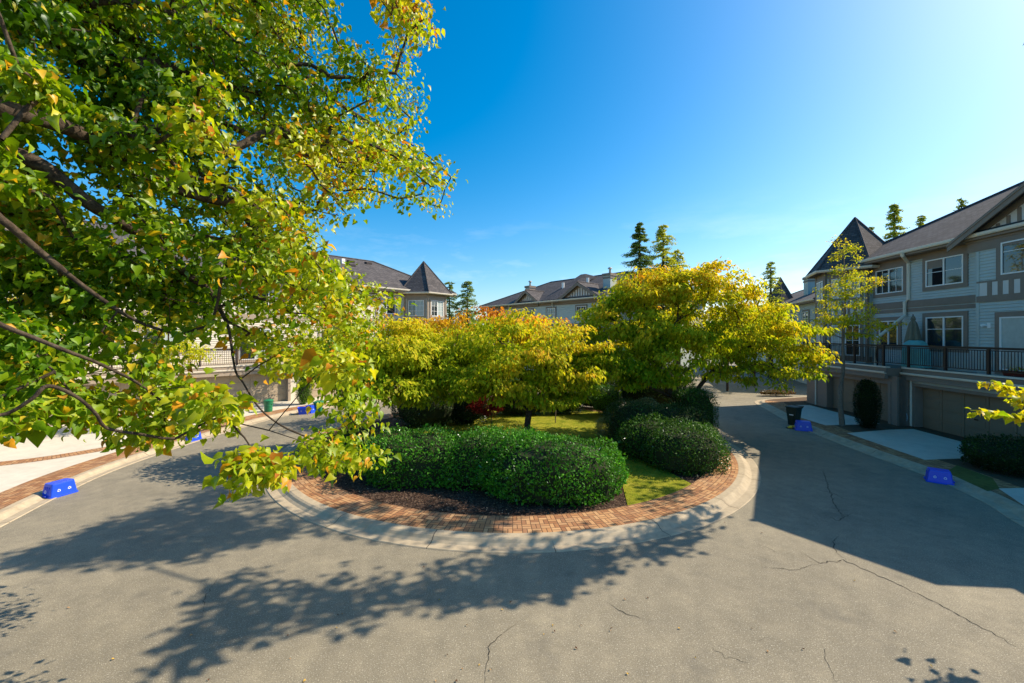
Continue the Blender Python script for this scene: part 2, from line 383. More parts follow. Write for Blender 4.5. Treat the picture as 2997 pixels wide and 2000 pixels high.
# verges behind the kerbs
LV = offset(LK, 0.62); RV = offset(RK, -0.62)
mb = MB()
for i in range(len(LV) - 1):
    far = lambda p: (p[0] - 60, p[1] + 6) if p[1] < 30 else (p[0] - 60, p[1] + 30)
    a, b = LV[i], LV[i + 1]; A, B = far(a), far(b)
    mb.face([(*a, ZV), (*b, ZV), (*B, ZV), (*A, ZV)])
tag(mb.build('pavement', M['concrete']), kind='structure')
mb = MB(); band(mb, LK, 0.62, 1.62, ZV + .004); tag(mb.build('brick_path', M['brick']), kind='structure')
l2 = catmull([(-21, 13.2), (-18.2, 14.5), (-17.0, 15.5), (-15.95, 17.2), (-15.35, 19.2), (-14.9, 21)], 6)
mb = MB(); band(mb, l2, -.35, .35, ZV + .006); tag(mb.build('brick_path', M['brick']), kind='structure')
mb = MB()
for i in range(len(RV) - 1):
    a, b = RV[i], RV[i + 1]
    mb.face([(*a, ZV), (*b, ZV), (b[0] + 45, b[1] - 4, ZV), (a[0] + 45, a[1] - 4, ZV)])
tag(mb.build('verge', M['soil']), kind='structure')
rk_b = RK[8:8 * 10]
mb = MB(); band(mb, rk_b, 0.62, 1.72, ZV + .004, side=-1); tag(mb.build('brick_path', M['brick']), kind='structure')
# back verge beyond the ring road
mb = MB(); bl = LV[8 * 9:]
for i in range(len(bl) - 1):
    a, b = bl[i], bl[i + 1]
    mb.face([(*a, ZV + .002), (*b, ZV + .002), (b[0] - 40, b[1] + 30, ZV + .002), (a[0] - 40, a[1] + 30, ZV + .002)])
tag(mb.build('lawn', M['lawn']), kind='structure')

# driveways on the right
def quadpx(name, pp, z, m): return poly_sheet(name, [G(*p, z) for p in pp], z, m)
quadpx('driveway', [(2296, 1193), (2330, 1186), (2369, 1186), (2575, 1241), (2526, 1243), (2415, 1245), (2325, 1217)], ZV + .008, M['concrete'])
quadpx('driveway', [(2478, 1268), (2600, 1258), (2672, 1256), (3120, 1374), (3040, 1398), (2850, 1341), (2705, 1346)], ZV + .008, M['concrete'])
quadpx('driveway', [(2922, 1430), (3160, 1425), (3400, 1480), (3300, 1600), (3070, 1530)], ZV + .008, M['concrete'])
quadpx('lawn', [(2768, 1382), (2800, 1362), (2905, 1400), (2925, 1430), (2890, 1438)], ZV + .010, M['vgrass'])

# island
CX, CY = 0.0, 18.3
ang = np.linspace(0, 2 * math.pi, 161)[::-1]
ring = np.stack([CX + 9.5 * np.cos(ang - math.pi / 2 + .1), CY + 9.5 * np.sin(ang - math.pi / 2 + .1)], 1)
kerb(ring, -1, 'kerb', seg=2.72, w=0.66)
mb = MB(); a2 = np.linspace(0, 2 * math.pi, 181)
mb.face([(CX + 8.87 * math.cos(t), CY + 8.87 * math.sin(t), .10) for t in a2[:-1]])
tag(mb.build('planting_bed', M['mulch']), kind='structure')
mb = MB()
for i in range(180):
    t0, t1 = a2[i], a2[i + 1]
    c0, s0, c1, s1 = math.cos(t0), math.sin(t0), math.cos(t1), math.sin(t1)
    r0, r1 = 8.86, 7.95
    mb.face([(CX + r0 * c0, CY + r0 * s0, .126), (CX + r0 * c1, CY + r0 * s1, .126), (CX + r1 * c1, CY + r1 * s1, .126), (CX + r1 * c0, CY + r1 * s0, .126)],
            uv=[(t0 * 8.4, 0), (t1 * 8.4, 0), (t1 * 8.4, .91), (t0 * 8.4, .91)])
    mb.face([(CX + r1 * c0, CY + r1 * s0, .126), (CX + r1 * c1, CY + r1 * s1, .126), (CX + r1 * c1, CY + r1 * s1, .095), (CX + r1 * c0, CY + r1 * s0, .095)])
tag(mb.build('brick_path', M['brick']), kind='structure')
arc = lambda a: (CX + 7.94 * math.cos(R(a)), CY + 7.94 * math.sin(R(a)))
lawn = [tuple(p) for p in catmull([(-5.2, 21.5), (-4.5, 24.2), (0, 25.4), (5.5, 25.0), (6.2, 22.5), (4.9, 20.0), (4.4, 17.5), (4.7, 15.2), (5.2, 13.9)], 5)[:, :2]]
lawn += [arc(a) for a in np.linspace(-46, -67, 8)] + [tuple(p) for p in catmull([(3.35, 12.4), (3.75, 14.2), (2.5, 16.5), (-1.5, 17.8), (-4.5, 19.3), (-5.2, 21.5)], 5)[:-1, :2]]
poly_sheet('lawn', lawn, .118, M['lawn'])
def inpoly(x, y, poly):
    poly = np.array(poly); c = np.zeros(len(x), bool); j = len(poly) - 1
    for i in range(len(poly)):
        xi, yi = poly[i]; xj, yj = poly[j]
        hit = ((yi > y) != (yj > y)) & (x < (xj - xi) * (y - yi) / (yj - yi + 1e-12) + xi)
        c ^= hit; j = i
    return c

# ------------------------------------------------------------------ foliage machinery
TPL = {
 'heart': (np.array([(0, .05, 0), (-.34, -.02, .12), (-.46, .36, .20), (.03, 1.08, -.38), (.46, .36, .20), (.34, -.02, .12), (0, .42, 0), (-.27, .72, .02), (.27, .72, .02)]),
           [(0, 1, 2, 6), (6, 2, 7), (6, 7, 3), (6, 3, 8), (6, 8, 4), (0, 6, 4, 5)]),
 'leaf': (np.array([(0, 0, 0), (.27, .42, .07), (0, 1, -.16), (-.27, .42, .07)]), [(0, 1, 2), (0, 2, 3)]),
 'oval': (np.array([(0, 0, 0), (.34, .5, .03), (0, 1, -.03), (-.34, .5, .03)]), [(0, 1, 2, 3)]),
 'blade': (np.array([(-.06, 0, 0), (.06, 0, 0), (.0, 1, .1)]), [(0, 1, 2)]),
}
def norm(a): return a / np.maximum(np.linalg.norm(a, axis=1)[:, None], 1e-9)
def leaves(name, pos, fwd, nrm, size, col, tpl, m, parent=None, sub=None):
    tv, tf = TPL[tpl]; N = len(pos); k = len(tv)
    fwd = norm(fwd); side = norm(np.cross(fwd, nrm)); up = np.cross(side, fwd)
    off = np.array(s_off(parent)) if parent is not None else np.zeros(3)
    V = (pos - off)[:, None, :] + size[:, None, None] * (tv[None, :, 0:1] * side[:, None, :] + tv[None, :, 1:2] * fwd[:, None, :] + tv[None, :, 2:3] * up[:, None, :])
    me = bpy.data.meshes.new(name)
    me.vertices.add(N * k); me.vertices.foreach_set('co', V.astype('f').ravel())
    loops = np.concatenate([np.array(f) for f in tf]); cnt = np.array([len(f) for f in tf])
    li = (loops[None, :] + (np.arange(N) * k)[:, None]).ravel().astype('i')
    me.loops.add(len(li)); me.loops.foreach_set('vertex_index', li)
    ct = np.tile(cnt, N); st = np.concatenate([[0], np.cumsum(ct)[:-1]]).astype('i')
    me.polygons.add(len(ct)); me.polygons.foreach_set('loop_start', st); me.polygons.foreach_set('loop_total', ct.astype('i'))
    me.update(calc_edges=True)
    ca = me.color_attributes.new('Col', 'FLOAT_COLOR', 'POINT')
    C4 = np.concatenate([np.repeat(np.clip(col, 0, 1), k, 0), np.ones((N * k, 1))], 1).astype('f'); ca.data.foreach_set('color', C4.ravel())
    me.materials.append(m); return link_mesh(name, me, parent)

def grow(trunks, att, bias=0.25, step=0.35, arch=0.10, jit=0.03, rng=RNG):
    pos = []; par = []; plen = []
    for tk in trunks:
        tk = np.array(tk, float)
        if pos:
            d = np.linalg.norm(np.array(pos) - tk[0], axis=1); p = int(d.argmin())
        else: p = -1
        for q in tk:
            plen.append(0 if p < 0 else plen[p] + np.linalg.norm(q - pos[p])); pos.append(q); par.append(p); p = len(pos) - 1
    root = len(pos); d0 = np.min(np.linalg.norm(att[:, None] - np.array(pos)[None], axis=2), axis=1)
    tips = np.zeros(len(att), int)
    cap = len(pos) + int(sum(np.ceil(np.minimum(d0, 50) / step))) * 3 + len(att) * 4 + 100
    PA = np.zeros((cap, 3)); PL = np.zeros(cap); n = len(pos); PA[:n] = pos; PL[:n] = plen
    for ai in np.argsort(d0):
        a = att[ai]; d = np.linalg.norm(PA[:n] - a, axis=1); c = d + bias * PL[:n]
        p = int(c.argmin()); L = d[p]; k = max(1, int(L / step)); s = PA[p].copy(); e = a
        for i in range(1, k + 1):
            t = i / k; q = s + (e - s) * t; q[2] += arch * L * math.sin(math.pi * t)
            if i < k: q += rng.normal(0, jit * L / max(k, 1) * 2, 3)
            if n >= cap: break
            PA[n] = q; PL[n] = PL[p] + L / k; par.append(p); p = n; n += 1
        tips[ai] = p
    return PA[:n].copy(), np.array(par), tips, root
def skeleton(name, PA, par, tips, root, m, parent, rtip=0.006, exp=0.48, rmax=0.3, k=6, trunk=None, rs=None):
    n = len(PA); cnt = np.zeros(n)
    np.add.at(cnt, tips, 1.0)
    for i in range(n - 1, 0, -1):
        if par[i] >= 0: cnt[par[i]] += cnt[i]
    rad = np.minimum(rtip * np.maximum(cnt, 1) ** exp, rmax)
    if rs is not None: rad = rad * rs(PA)
    if trunk: rad[:trunk[0]] = np.linspace(trunk[1], trunk[2], trunk[0])
    ch = np.where(par >= 0)[0]; p = par[ch]; a, b = PA[p], PA[ch]
    d = b - a; L = np.linalg.norm(d, axis=1); ok = L > 1e-5; ch, p, a, b, d = ch[ok], p[ok], a[ok], b[ok], norm(d[ok])
    ra = np.minimum(rad[p], rad[ch] * 1.35); rb = rad[ch]
    ref = np.where(np.abs(d[:, 2:3]) > .9, np.array([[1., 0, 0]]), np.array([[0, 0, 1.]])); u = norm(np.cross(d, ref)); v = np.cross(d, u)
    th = np.linspace(0, 2 * math.pi, k, endpoint=False)
    rg = np.cos(th)[None, :, None] * u[:, None, :] + np.sin(th)[None, :, None] * v[:, None, :]
    ext = d * (rb * 0.3)[:, None]
    A = (a - ext * .5)[:, None] + rg * ra[:, None, None]; B = (b + ext)[:, None] + rg * rb[:, None, None]
    off = np.array(s_off(parent)); V = np.concatenate([A, B], 1) - off
    N = len(ch); base = (np.arange(N) * 2 * k)[:, None]; i = np.arange(k); j = (i + 1) % k
    F = np.stack([base + i, base + j, base + k + j, base + k + i], 2).reshape(-1, 4)
    me = bpy.data.meshes.new(name); me.vertices.add(N * 2 * k); me.vertices.foreach_set('co', V.astype('f').ravel())
    me.loops.add(F.size); me.loops.foreach_set('vertex_index', F.astype('i').ravel())
    me.polygons.add(len(F)); me.polygons.foreach_set('loop_start', (np.arange(len(F)) * 4).astype('i')); me.polygons.foreach_set('loop_total', np.full(len(F), 4, 'i'))
    me.polygons.foreach_set('use_smooth', np.ones(len(F), bool))
    me.update(calc_edges=True); me.materials.append(m); return link_mesh(name, me, parent)

def ell(n, c, r, shell=0.0, rng=RNG):
    u = norm(rng.normal(size=(n, 3))); q = rng.random(n) ** (1 / 3); q = shell + (1 - shell) * q
    return np.array(c) + u * q[:, None] * np.array(r)
def lobes(n, L, shell=0.35, rng=RNG):
    w = np.array([l[1][0] * l[1][1] * l[1][2] for l in L]) ** .75; w /= w.sum()
    return np.concatenate([ell(max(1, int(n * wi)), c, r, shell, rng) for (c, r), wi in zip(L, w)])
PAL = np.array([(.045, .115, .005), (.10, .21, .006), (.22, .32, .010), (.40, .425, .018), (.58, .46, .025), (.62, .29, .02), (.42, .13, .02)])
def pal(t, rng=RNG, jit=.5):
    t = np.clip(t + rng.normal(0, jit, len(t)), 0, len(PAL) - 1.001); i = t.astype(int); f = (t - i)[:, None]
    return (PAL[i] * (1 - f) + PAL[i + 1] * f) * np.exp(rng.normal(0, .12, (len(t), 1)))
def lump(p, f, seed=0):
    r = np.random.default_rng(seed); s = np.zeros(len(p))
    for _ in range(6):
        k = r.normal(size=3) * f; s += np.sin(p @ k + r.random() * 6.28)
    return s / 3.46
def spray(tipsP, dirs, m, sp, rng=RNG, flat=.5, rel=None):
    """m leaf positions round every twig tip"""
    n = len(tipsP); c = np.repeat(tipsP, m, 0); d = np.repeat(norm(dirs), m, 0)
    o = np.clip(rng.normal(size=(n * m, 3)), -1.7, 1.7) * np.array([1, 1, flat]) * sp * .6 - d * (rng.random((n * m, 1)) * sp * 1.2)
    if rel is not None: o = o * np.repeat(rel, m)[:, None]
    return c + o, o

def tree(name, trunks, L, label, cat='tree', group=None, n_att=420, m=40, sp=.32, size=.085, tone=2.2, top=1.2, tj=.45, tpl='leaf', bark='bark',
         rtip=.006, rmax=.16, droop=.7, shell=.35, flat=.5, seed=1, bias=.25, arch=.1, att=None, leafm='leaf', exp=.48, extra=None, lumpf=.5, tk=None):
    rng = np.random.default_rng(seed); b = trunks[0][0]
    root = thing(name, (b[0], b[1], b[2]), label, cat, group)
    if att is None: att = lobes(n_att, L, shell, rng)
    PA, par, tips, rt = grow(trunks, att, bias, .35, arch, rng=rng)
    skeleton('trunk', PA, par, tips, rt, M[bark], root, rtip, exp, rmax, trunk=tk)
    dirs = PA[tips] - PA[np.maximum(par[tips], 0)]
    pos, o = spray(att, dirs, m, sp, rng, flat)
    cen = att.mean(0); out = norm(pos - cen)
    fwd = norm(o + out * .4 + rng.normal(0, .5, o.shape)); fwd[:, 2] -= droop; fwd = norm(fwd)
    nr = rng.normal(0, .45, o.shape) + np.array([0.25, -.1, 1.0]) + out * .5
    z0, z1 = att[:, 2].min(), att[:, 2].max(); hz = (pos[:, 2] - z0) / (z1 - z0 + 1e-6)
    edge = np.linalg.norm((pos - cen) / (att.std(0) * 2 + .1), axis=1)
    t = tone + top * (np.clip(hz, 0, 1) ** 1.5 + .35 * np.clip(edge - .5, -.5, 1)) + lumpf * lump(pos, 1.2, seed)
    if extra is not None: t = t + extra(pos)
    sz = size * np.exp(rng.normal(0, .2, len(pos)))
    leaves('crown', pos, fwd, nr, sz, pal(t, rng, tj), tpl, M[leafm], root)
    return root
# ------------------------------------------------------------------ the big near tree at left (crown reaches over the camera)
def bl(pts): return [P(p[0], p[1], p[2] * 1.18) for p in pts]
T0 = np.array((-5.3, 3.1, 0.))
def tr_at(z): return np.array((-5.3 + .012 * z * z, 3.1 + .1 * math.sin(z * .5), z))
trunks = [[tr_at(z) for z in np.linspace(0, 11.5, 30)]]
boughs = [
 (5.9, [(-120, 360, 3.0), (0, 430, 3.1), (119, 485, 3.2), (197, 545, 3.3), (268, 602, 3.4), (369, 661, 3.6), (477, 733, 3.8), (540, 800, 4.0), (610, 850, 4.1), (652, 922, 4.1), (670, 967, 4.0), (687, 1079, 3.8), (710, 1119, 3.7), (759, 1195, 3.6), (826, 1248, 3.6), (906, 1284, 3.7), (960, 1320, 3.8)]),
 (7.0, [(-80, -30, 3.3), (0, 12, 3.4), (77, 66, 3.5), (208, 155, 3.8), (298, 238, 4.0), (411, 357, 4.3), (506, 440, 4.6), (560, 540, 4.8), (640, 640, 5.0), (760, 730, 5.3), (900, 830, 5.6), (1010, 890, 5.9)]),
 (7.8, [(120, -60, 3.6), (256, 18, 3.9), (369, 101, 4.2), (435, 155, 4.5), (560, 290, 4.8), (655, 360, 5.2), (792, 420, 5.6), (953, 470, 6.0), (1080, 530, 6.3)]),
 (5.6, [(-100, 290, 2.8), (0, 316, 2.9), (149, 357, 3.2), (286, 417, 3.5), (420, 500, 3.8), (540, 560, 4.2), (700, 600, 4.8)]),
 (8.6, [(380, -160, 4.2), (518, 0, 4.6), (590, 119, 4.8), (643, 220, 5.0), (700, 330, 5.3), (800, 520, 5.8), (850, 640, 6.1)]),
 (9.6, [(560, -220, 4.8), (756, 12, 5.4), (834, 131, 5.6), (893, 220, 5.8), (983, 298, 6.1), (1100, 370, 6.5), (1230, 440, 6.8), (1320, 520, 7.1)]),
 (10.6, [(800, -300, 5.4), (950, -120, 5.8), (1080, -20, 6.2), (1190, 50, 6.4)]),
 (3.9, [(-120, 1180, 2.0), (0, 1215, 2.1), (90, 1170, 2.15), (140, 1130, 2.2), (220, 1160, 2.3), (277, 1208, 2.4), (312, 1253, 2.5), (402, 1270, 2.6), (513, 1284, 2.8), (603, 1257, 3.0), (700, 1240, 3.1)]),
 (4.6, [(-140, 880, 2.2), (0, 950, 2.3), (100, 990, 2.4), (200, 1030, 2.5), (290, 1065, 2.7), (400, 1120, 2.9), (480, 1180, 3.1)]),
 (5.1, [(-140, 560, 2.6), (0, 640, 2.7), (120, 740, 2.9), (260, 850, 3.1), (400, 940, 3.3), (520, 980, 3.5)]),
]
for z, pts in boughs:
    s0 = tr_at(z); c = catmull([s0] + bl(pts), 5); trunks.append(c)
OUT = [(-90, -120), (960, -120), (950, 30), (985, 80), (1005, 150), (1060, 170), (1095, 205), (1130, 190), (1170, 150), (1212, 148), (1205, 230), (1235, 300), (1258, 390), (1290, 450), (1330, 458), (1338, 535), (1295, 605), (1240, 612), (1150, 600), (1125, 520), (1095, 540), (1070, 600), (1000, 640), (905, 650), (935, 700), (965, 735), (930, 775), (1000, 775), (1060, 800), (1095, 850), (1165, 905), (1185, 950), (1120, 1000), (1070, 1050), (1075, 1130), (1110, 1190), (1140, 1290), (1110, 1340), (1060, 1365), (1000, 1385), (930, 1395), (905, 1340), (880, 1260), (840, 1225), (800, 1200), (850, 1150), (840, 1060), (700, 1000), (560, 1010), (480, 1050), (600, 1130), (640, 1180), (690, 1265), (610, 1255), (540, 1290), (420, 1335), (300, 1355), (205, 1345), (160, 1250), (60, 1290), (-90, 1290)]
rg = np.random.default_rng(3)
def scat(poly, n, rg):
    poly = np.array(poly); lo, hi = poly.min(0), poly.max(0); out = np.zeros((0, 2))
    while len(out) < n:
        q = lo + rg.random((n * 2, 2)) * (hi - lo); out = np.concatenate([out, q[inpoly(q[:, 0], q[:, 1], poly)]])
    return out[:n]
def depth(q):
    x, y = q[:, 0], q[:, 1]; up = np.clip((1000 - y) / 1000, 0, 1); lo = np.clip((y - 900) / 400, 0, 1)
    d = 3.7 + 3.0 * np.clip(x, 0, 1350) / 1300 + .6 * up * np.clip(x / 600, 0, 1)
    return d * (1 - .24 * lo)
def streaks(poly, n, k, L0, L1, rg, ang=(33, 15)):
    s = scat(poly, n, rg); th = np.radians(rg.normal(ang[0], ang[1], n)); L = rg.uniform(L0, L1, n); u = np.linspace(-.5, .5, k)
    q = s[:, None] + (u[None, :, None] * L[:, None, None]) * np.stack([np.cos(th), np.sin(th)], 1)[:, None] + rg.normal(0, 9, (n, k, 2)); sid = np.repeat(np.arange(n), k)
    q = q.reshape(-1, 2); ok = inpoly(q[:, 0], q[:, 1], poly); return q[ok], sid[ok]
A, sid = streaks(OUT, 255, 7, 110, 280, rg); jd = np.exp(rg.normal(0, .12, 400))[sid]; D = depth(A) * jd
thin = (A[:, 0] > 180) & (A[:, 0] < 830) & (A[:, 1] > 900) & (A[:, 1] < 1130)
binv = (A[:, 0] > 610) & (A[:, 0] < 985) & (A[:, 1] > 1085) & (A[:, 1] < 1235)
keep = ~(thin & (rg.random(len(A)) < .55)) & ~binv; A, D = A[keep], D[keep]
A2, sid = streaks(OUT[:37], 70, 6, 90, 200, rg); jd = np.exp(rg.normal(0, .1, 400))[sid]; D2 = depth(A2) * 1.4 * jd
extra_poly = [([(1090, -40), (1250, -40), (1258, 60), (1225, 110), (1180, 95), (1150, 50), (1105, 40)], 26, 6.3, .06), ([(715, 1360), (740, 1335), (800, 1345), (845, 1385), (790, 1400), (735, 1400)], 14, 3.1, .04),
              ([(540, 1150), (600, 1125), (680, 1180), (700, 1240), (640, 1230)], 10, 3.1, .05)]
AA = [np.c_[A, D], np.c_[A2, D2]]
for poly, n_, d_, s_ in extra_poly: q = scat(poly, n_, rg); AA.append(np.c_[q, d_ * np.exp(rg.normal(0, s_, n_))])
AA = np.concatenate(AA); att = np.stack([(AA[:, 0] - 1498) / FPX * AA[:, 2], AA[:, 2], H + (980 - AA[:, 1]) / FPX * AA[:, 2]], 1)
# the part of the crown out of the frame: above, left and around the trunk
oc = ell(420, (-6.2, 4.2, 8.2), (4.0, 3.6, 4.2), .3, rg); fx = 1498 + FPX * oc[:, 0] / np.maximum(oc[:, 1], .01); fy = 980 - FPX * (oc[:, 2] - H) / np.maximum(oc[:, 1], .01)
oc = oc[((fx < -90) | (fy < -120)) & (oc[:, 1] > .5)]
o2 = ell(420, (-2.2, 5.2, 12.6), (4.6, 3.6, 2.4), .3, rg); fx = 1498 + FPX * o2[:, 0] / o2[:, 1]; fy = 980 - FPX * (o2[:, 2] - H) / o2[:, 1]; oc = np.concatenate([oc, o2[(fy < -130) & (o2[:, 1] > .5)]])  # high cluster added out of view to shade the upper-left leaves
att = np.concatenate([att, oc])
root = thing('linden_tree', tuple(T0), 'large heart-leaved tree at the left, its near branches reaching over the foreground', 'tree')
PA, par, tips, rt_ = grow(trunks, att, .12, .22, .04, .02, rng=rg)
skeleton('trunk', PA, par, tips, rt_, M['bark'], root, .0058, .50, .075, k=8, trunk=(30, .24, .12), rs=lambda A_: np.clip(.30 + (A_[:, 2] - 4.2) * .28, .30, 1.0))
dirs = PA[tips] - PA[np.maximum(par[tips], 0)]
mleaf = 29; pos, o = spray(att, dirs, mleaf, .22, rg, .6, np.clip(att[:, 1] / 4.6, .5, 1.25))
fwd = norm(o * 2.2 + rg.normal(0, .45, o.shape)); fwd[:, 2] -= .75
nr = rg.normal(0, .75, o.shape) + np.array([.35, 0, .9])
t = 2.0 + .95 * lump(pos, 1.6, 4) + .75 * np.clip((pos[:, 0] + 3) / 3, -1, 1); odd = rg.random(len(t)) < .10; t[odd] += 2.6
sz = .060 * np.exp(rg.normal(0, .30, len(pos)))
leaves('crown', pos, fwd, nr, sz, pal(t, rg, .45), 'heart', M['leaf'], root)

# ------------------------------------------------------------------ tall tree just outside the frame at right: throws the leaf shadow on the road, twigs reach in
rg = np.random.default_rng(8)
TR = [np.array(p) for p in ((12.0, 4.6, 0), (12.1, 4.6, 4), (12.2, 4.8, 8), (12.6, 5.2, 11.5))]
cand = []
# targets on the road where the shade falls, lifted back towards the sun
SH = [(480, 1935), (560, 1820), (520, 1700), (640, 1640), (740, 1560), (860, 1545), (1000, 1600), (1150, 1590), (1300, 1600), (1480, 1590), (1640, 1600), (1800, 1640), (1700, 1700), (1560, 1735), (1400, 1745), (1320, 1790), (1180, 1740), (1050, 1830), (950, 1790), (820, 1850), (700, 1880), (600, 1940)]
SHg = [G(*p) for p in SH]
q = scat(SHg, 820, rg); zz = 12.6 + rg.random(820) * 3.6
oc = np.stack([q[:, 0] + K * zz, q[:, 1] + K * Q * zz, zz], 1)
SH2 = [(0, 1640), (200, 1560), (430, 1500), (640, 1400), (790, 1470), (870, 1560), (700, 1600), (520, 1640), (300, 1640), (150, 1660)]
SH3 = [(900, 1560), (1400, 1590), (1500, 1500), (1300, 1480), (800, 1480)]; q = scat([G(*p) for p in SH3], 220, rg); zz = 16.5 + rg.random(220) * 4; oc = np.concatenate([oc, np.stack([q[:, 0] + K * zz, q[:, 1] + K * Q * zz, zz], 1)])
q = scat([G(*p) for p in SH2], 520, rg); zz = 17.0 + rg.random(520) * 5.5; oc = np.concatenate([oc, np.stack([q[:, 0] + K * zz, q[:, 1] + K * Q * zz, zz], 1)])
for reg, n_, z0_, z1_ in (([(1700, 1560), (2060, 1490), (2085, 1590), (1900, 1640), (1700, 1640)], 60, 12.5, 15.5), ([(1850, 1400), (2000, 1420), (1980, 1500), (1860, 1500)], 26, 14.5, 17.0), ([(2695, 1960), (2740, 1955), (2800, 1990), (2760, 2010)], 4, 5.0, 5.6)):
    q = scat([G(*p) for p in reg], n_, rg); zz = rg.uniform(z0_, z1_, n_); oc = np.concatenate([oc, np.stack([q[:, 0] + K * zz, q[:, 1] + K * Q * zz, zz], 1)])
fx = 1498 + FPX * oc[:, 0] / oc[:, 1]; fy = 980 - FPX * (oc[:, 2] - H) / oc[:, 1]
oc = oc[(fx > 3065) | (fy < -85)]
inb = [P(*p) for p in ((2990, 1155, 5.5), (2930, 1130, 5.5), (2895, 1118, 5.5), (3000, 1190, 5.5), (3060, 1180, 5.6), (2955, 1218, 5.3), (2905, 1212, 5.3), (2868, 1206, 5.3), (2995, 1235, 5.3), (3070, 1240, 5.4), (2955, 1145, 5.5), (2990, 1175, 5.5), (3120, 1150, 5.6))]
low = catmull([TR[1] * np.array([1, 1, 1.1]), P(3400, 1060, 5.8), P(3150, 1120, 5.7), P(3000, 1165, 5.5)], 5)
low2 = catmull([TR[1] * np.array([1, 1, .95]), P(3400, 1180, 5.6), P(3150, 1225, 5.5), P(2995, 1228, 5.3)], 5)
root = thing('street_tree', tuple(TR[0]), 'yellow-leaved twigs reaching in from the right edge before the garage doors', 'tree')
att = np.concatenate([oc, np.array(inb)])
PA, par, tips, rt_ = grow([catmull(TR, 8), low, low2], att, .15, .35, .05, .02, rng=rg)
skeleton('trunk', PA, par, tips, rt_, M['bark'], root, .004, .33, .035, trunk=(25, .22, .08))
dirs = PA[tips] - PA[np.maximum(par[tips], 0)]
mm = np.where(np.arange(len(att)) < len(oc), 34, 34); pos, o = spray(att, dirs, 20, .34, rg, .5)
near = np.repeat(np.arange(len(att)) >= len(oc), 20); pos[near] = np.repeat(att, 20, 0)[near] + o[near] * np.array([.26, .38, .18])
fwd = norm(o * 2 + rg.normal(0, .5, o.shape)); fwd[:, 2] -= .5; nr = rg.normal(0, .5, o.shape) + np.array([.4, 0, .9])
t = np.where(near, 3.3, 2.2); sz = np.where(near, .070, .145) * np.exp(rg.normal(0, .2, len(t)))
kp = near | (rg.random(len(t)) < .52); leaves('crown', pos[kp], fwd[kp], nr[kp], sz[kp], pal(t, rg, .5)[kp], 'heart', M['leaf'], root)

# ------------------------------------------------------------------ island trees
def bez(pts, n=6): return catmull([np.array(p, float) for p in pts], n)
grp = 'dogwoods on the island'
tree('dogwood', [bez([(.75, 16.6, .1), (.62, 16.7, .9), (.7, 16.8, 1.7), (.5, 16.9, 2.3), (.3, 17, 3.2)]), bez([(.7, 16.8, 1.7), (1.3, 16.8, 2.4), (2.0, 17, 3.2)]), bez([(.62, 16.7, 1.6), (-.4, 16.6, 2.4), (-1.3, 16.6, 3.2)])],
     [((.4, 16.9, 3.9), (3.2, 2.7, 1.55)), ((-1.6, 16.5, 3.7), (2.3, 2.0, 1.4)), ((2.5, 16.7, 3.7), (2.0, 2.0, 1.4)), ((.3, 16.3, 4.6), (2.3, 2.0, 1.1)), ((-.6, 15.9, 3.0), (2.4, 1.5, .9)), ((1.4, 16.2, 2.6), (1.8, 1.5, .7)), ((-2.4, 16.2, 2.7), (1.3, 1.3, .7)), ((2.6, 16.4, 2.9), (1.5, 1.4, .8)), ((3.7, 17.2, 3.8), (1.3, 1.3, 1.2)), ((.2, 16.4, 2.45), (2.5, 1.5, .55)), ((-3.0, 17.4, 3.7), (1.7, 1.7, 1.3))],
     'broad low tree mid-island, its trunk rising behind the long clipped front hedge', group=None, n_att=400, m=60, sp=.38, flat=.34, size=.17, tone=2.1, top=1.7, seed=21, rtip=.008, lumpf=.8, droop=.9)
p = [(8.1, 19.4, .1), (7.75, 19.0, 1.4), (7.0, 18.9, 2.4), (6.85, 19.0, 3.3), (7.6, 19.2, 4.6), (8.0, 19.3, 5.6), (8.7, 19.3, 6.2), (9.0, 19.3, 7.2)]
tree('dogwood', [bez(p), bez([(7.6, 18.95, 1.7), (6.3, 18.5, 2.3), (5.0, 18.2, 2.75), (3.9, 18.0, 3.3)]), bez([(7.0, 18.9, 3.6), (5.6, 18.8, 4.6), (4.4, 18.9, 5.6)]), bez([(8.0, 19.2, 1.2), (9.3, 19.0, 3.0), (11, 18.8, 4.2), (12.8, 18.6, 4.8)]), bez([(7.4, 19.1, 4.2), (9.5, 19.0, 5.2), (11.2, 19, 5.6)])],
     [((7.6, 19.2, 5.9), (3.4, 3.0, 2.1)), ((5.4, 18.9, 5.0), (2.4, 2.4, 1.7)), ((10.4, 19.0, 5.0), (2.7, 2.4, 1.9)), ((8.8, 18.8, 7.0), (2.4, 2.2, 1.1)), ((12.1, 18.4, 4.2), (1.9, 1.8, 1.3)), ((12.9, 18.2, 3.3), (1.2, 1.1, .7)), ((11.8, 17.9, 3.0), (1.6, 1.3, .7)), ((4.6, 17.5, 2.9), (1.4, 1.2, .8)), ((6.6, 19.4, 7.2), (1.6, 1.6, .8)), ((4.2, 18.3, 3.7), (1.6, 1.5, 1.2)), ((4.4, 18.6, 5.5), (1.5, 1.5, 1.2)), ((7.8, 18.0, 3.8), (3.0, 1.8, 1.1)), ((5.0, 18.2, 3.6), (1.5, 1.3, .7)), ((5.6, 18.2, 2.9), (1.9, 1.4, .7)), ((6.2, 18.8, 6.8), (1.8, 1.8, .9)), ((10.6, 18.8, 2.9), (1.6, 1.2, .6))],
     'tallest spreading island tree, leaning trunk and yellow-orange top, overhanging the shaded road', group=None, n_att=600, m=62, sp=.40, flat=.32, size=.18, tone=2.05, top=1.9, seed=22, rtip=.008, lumpf=.8, droop=.9)
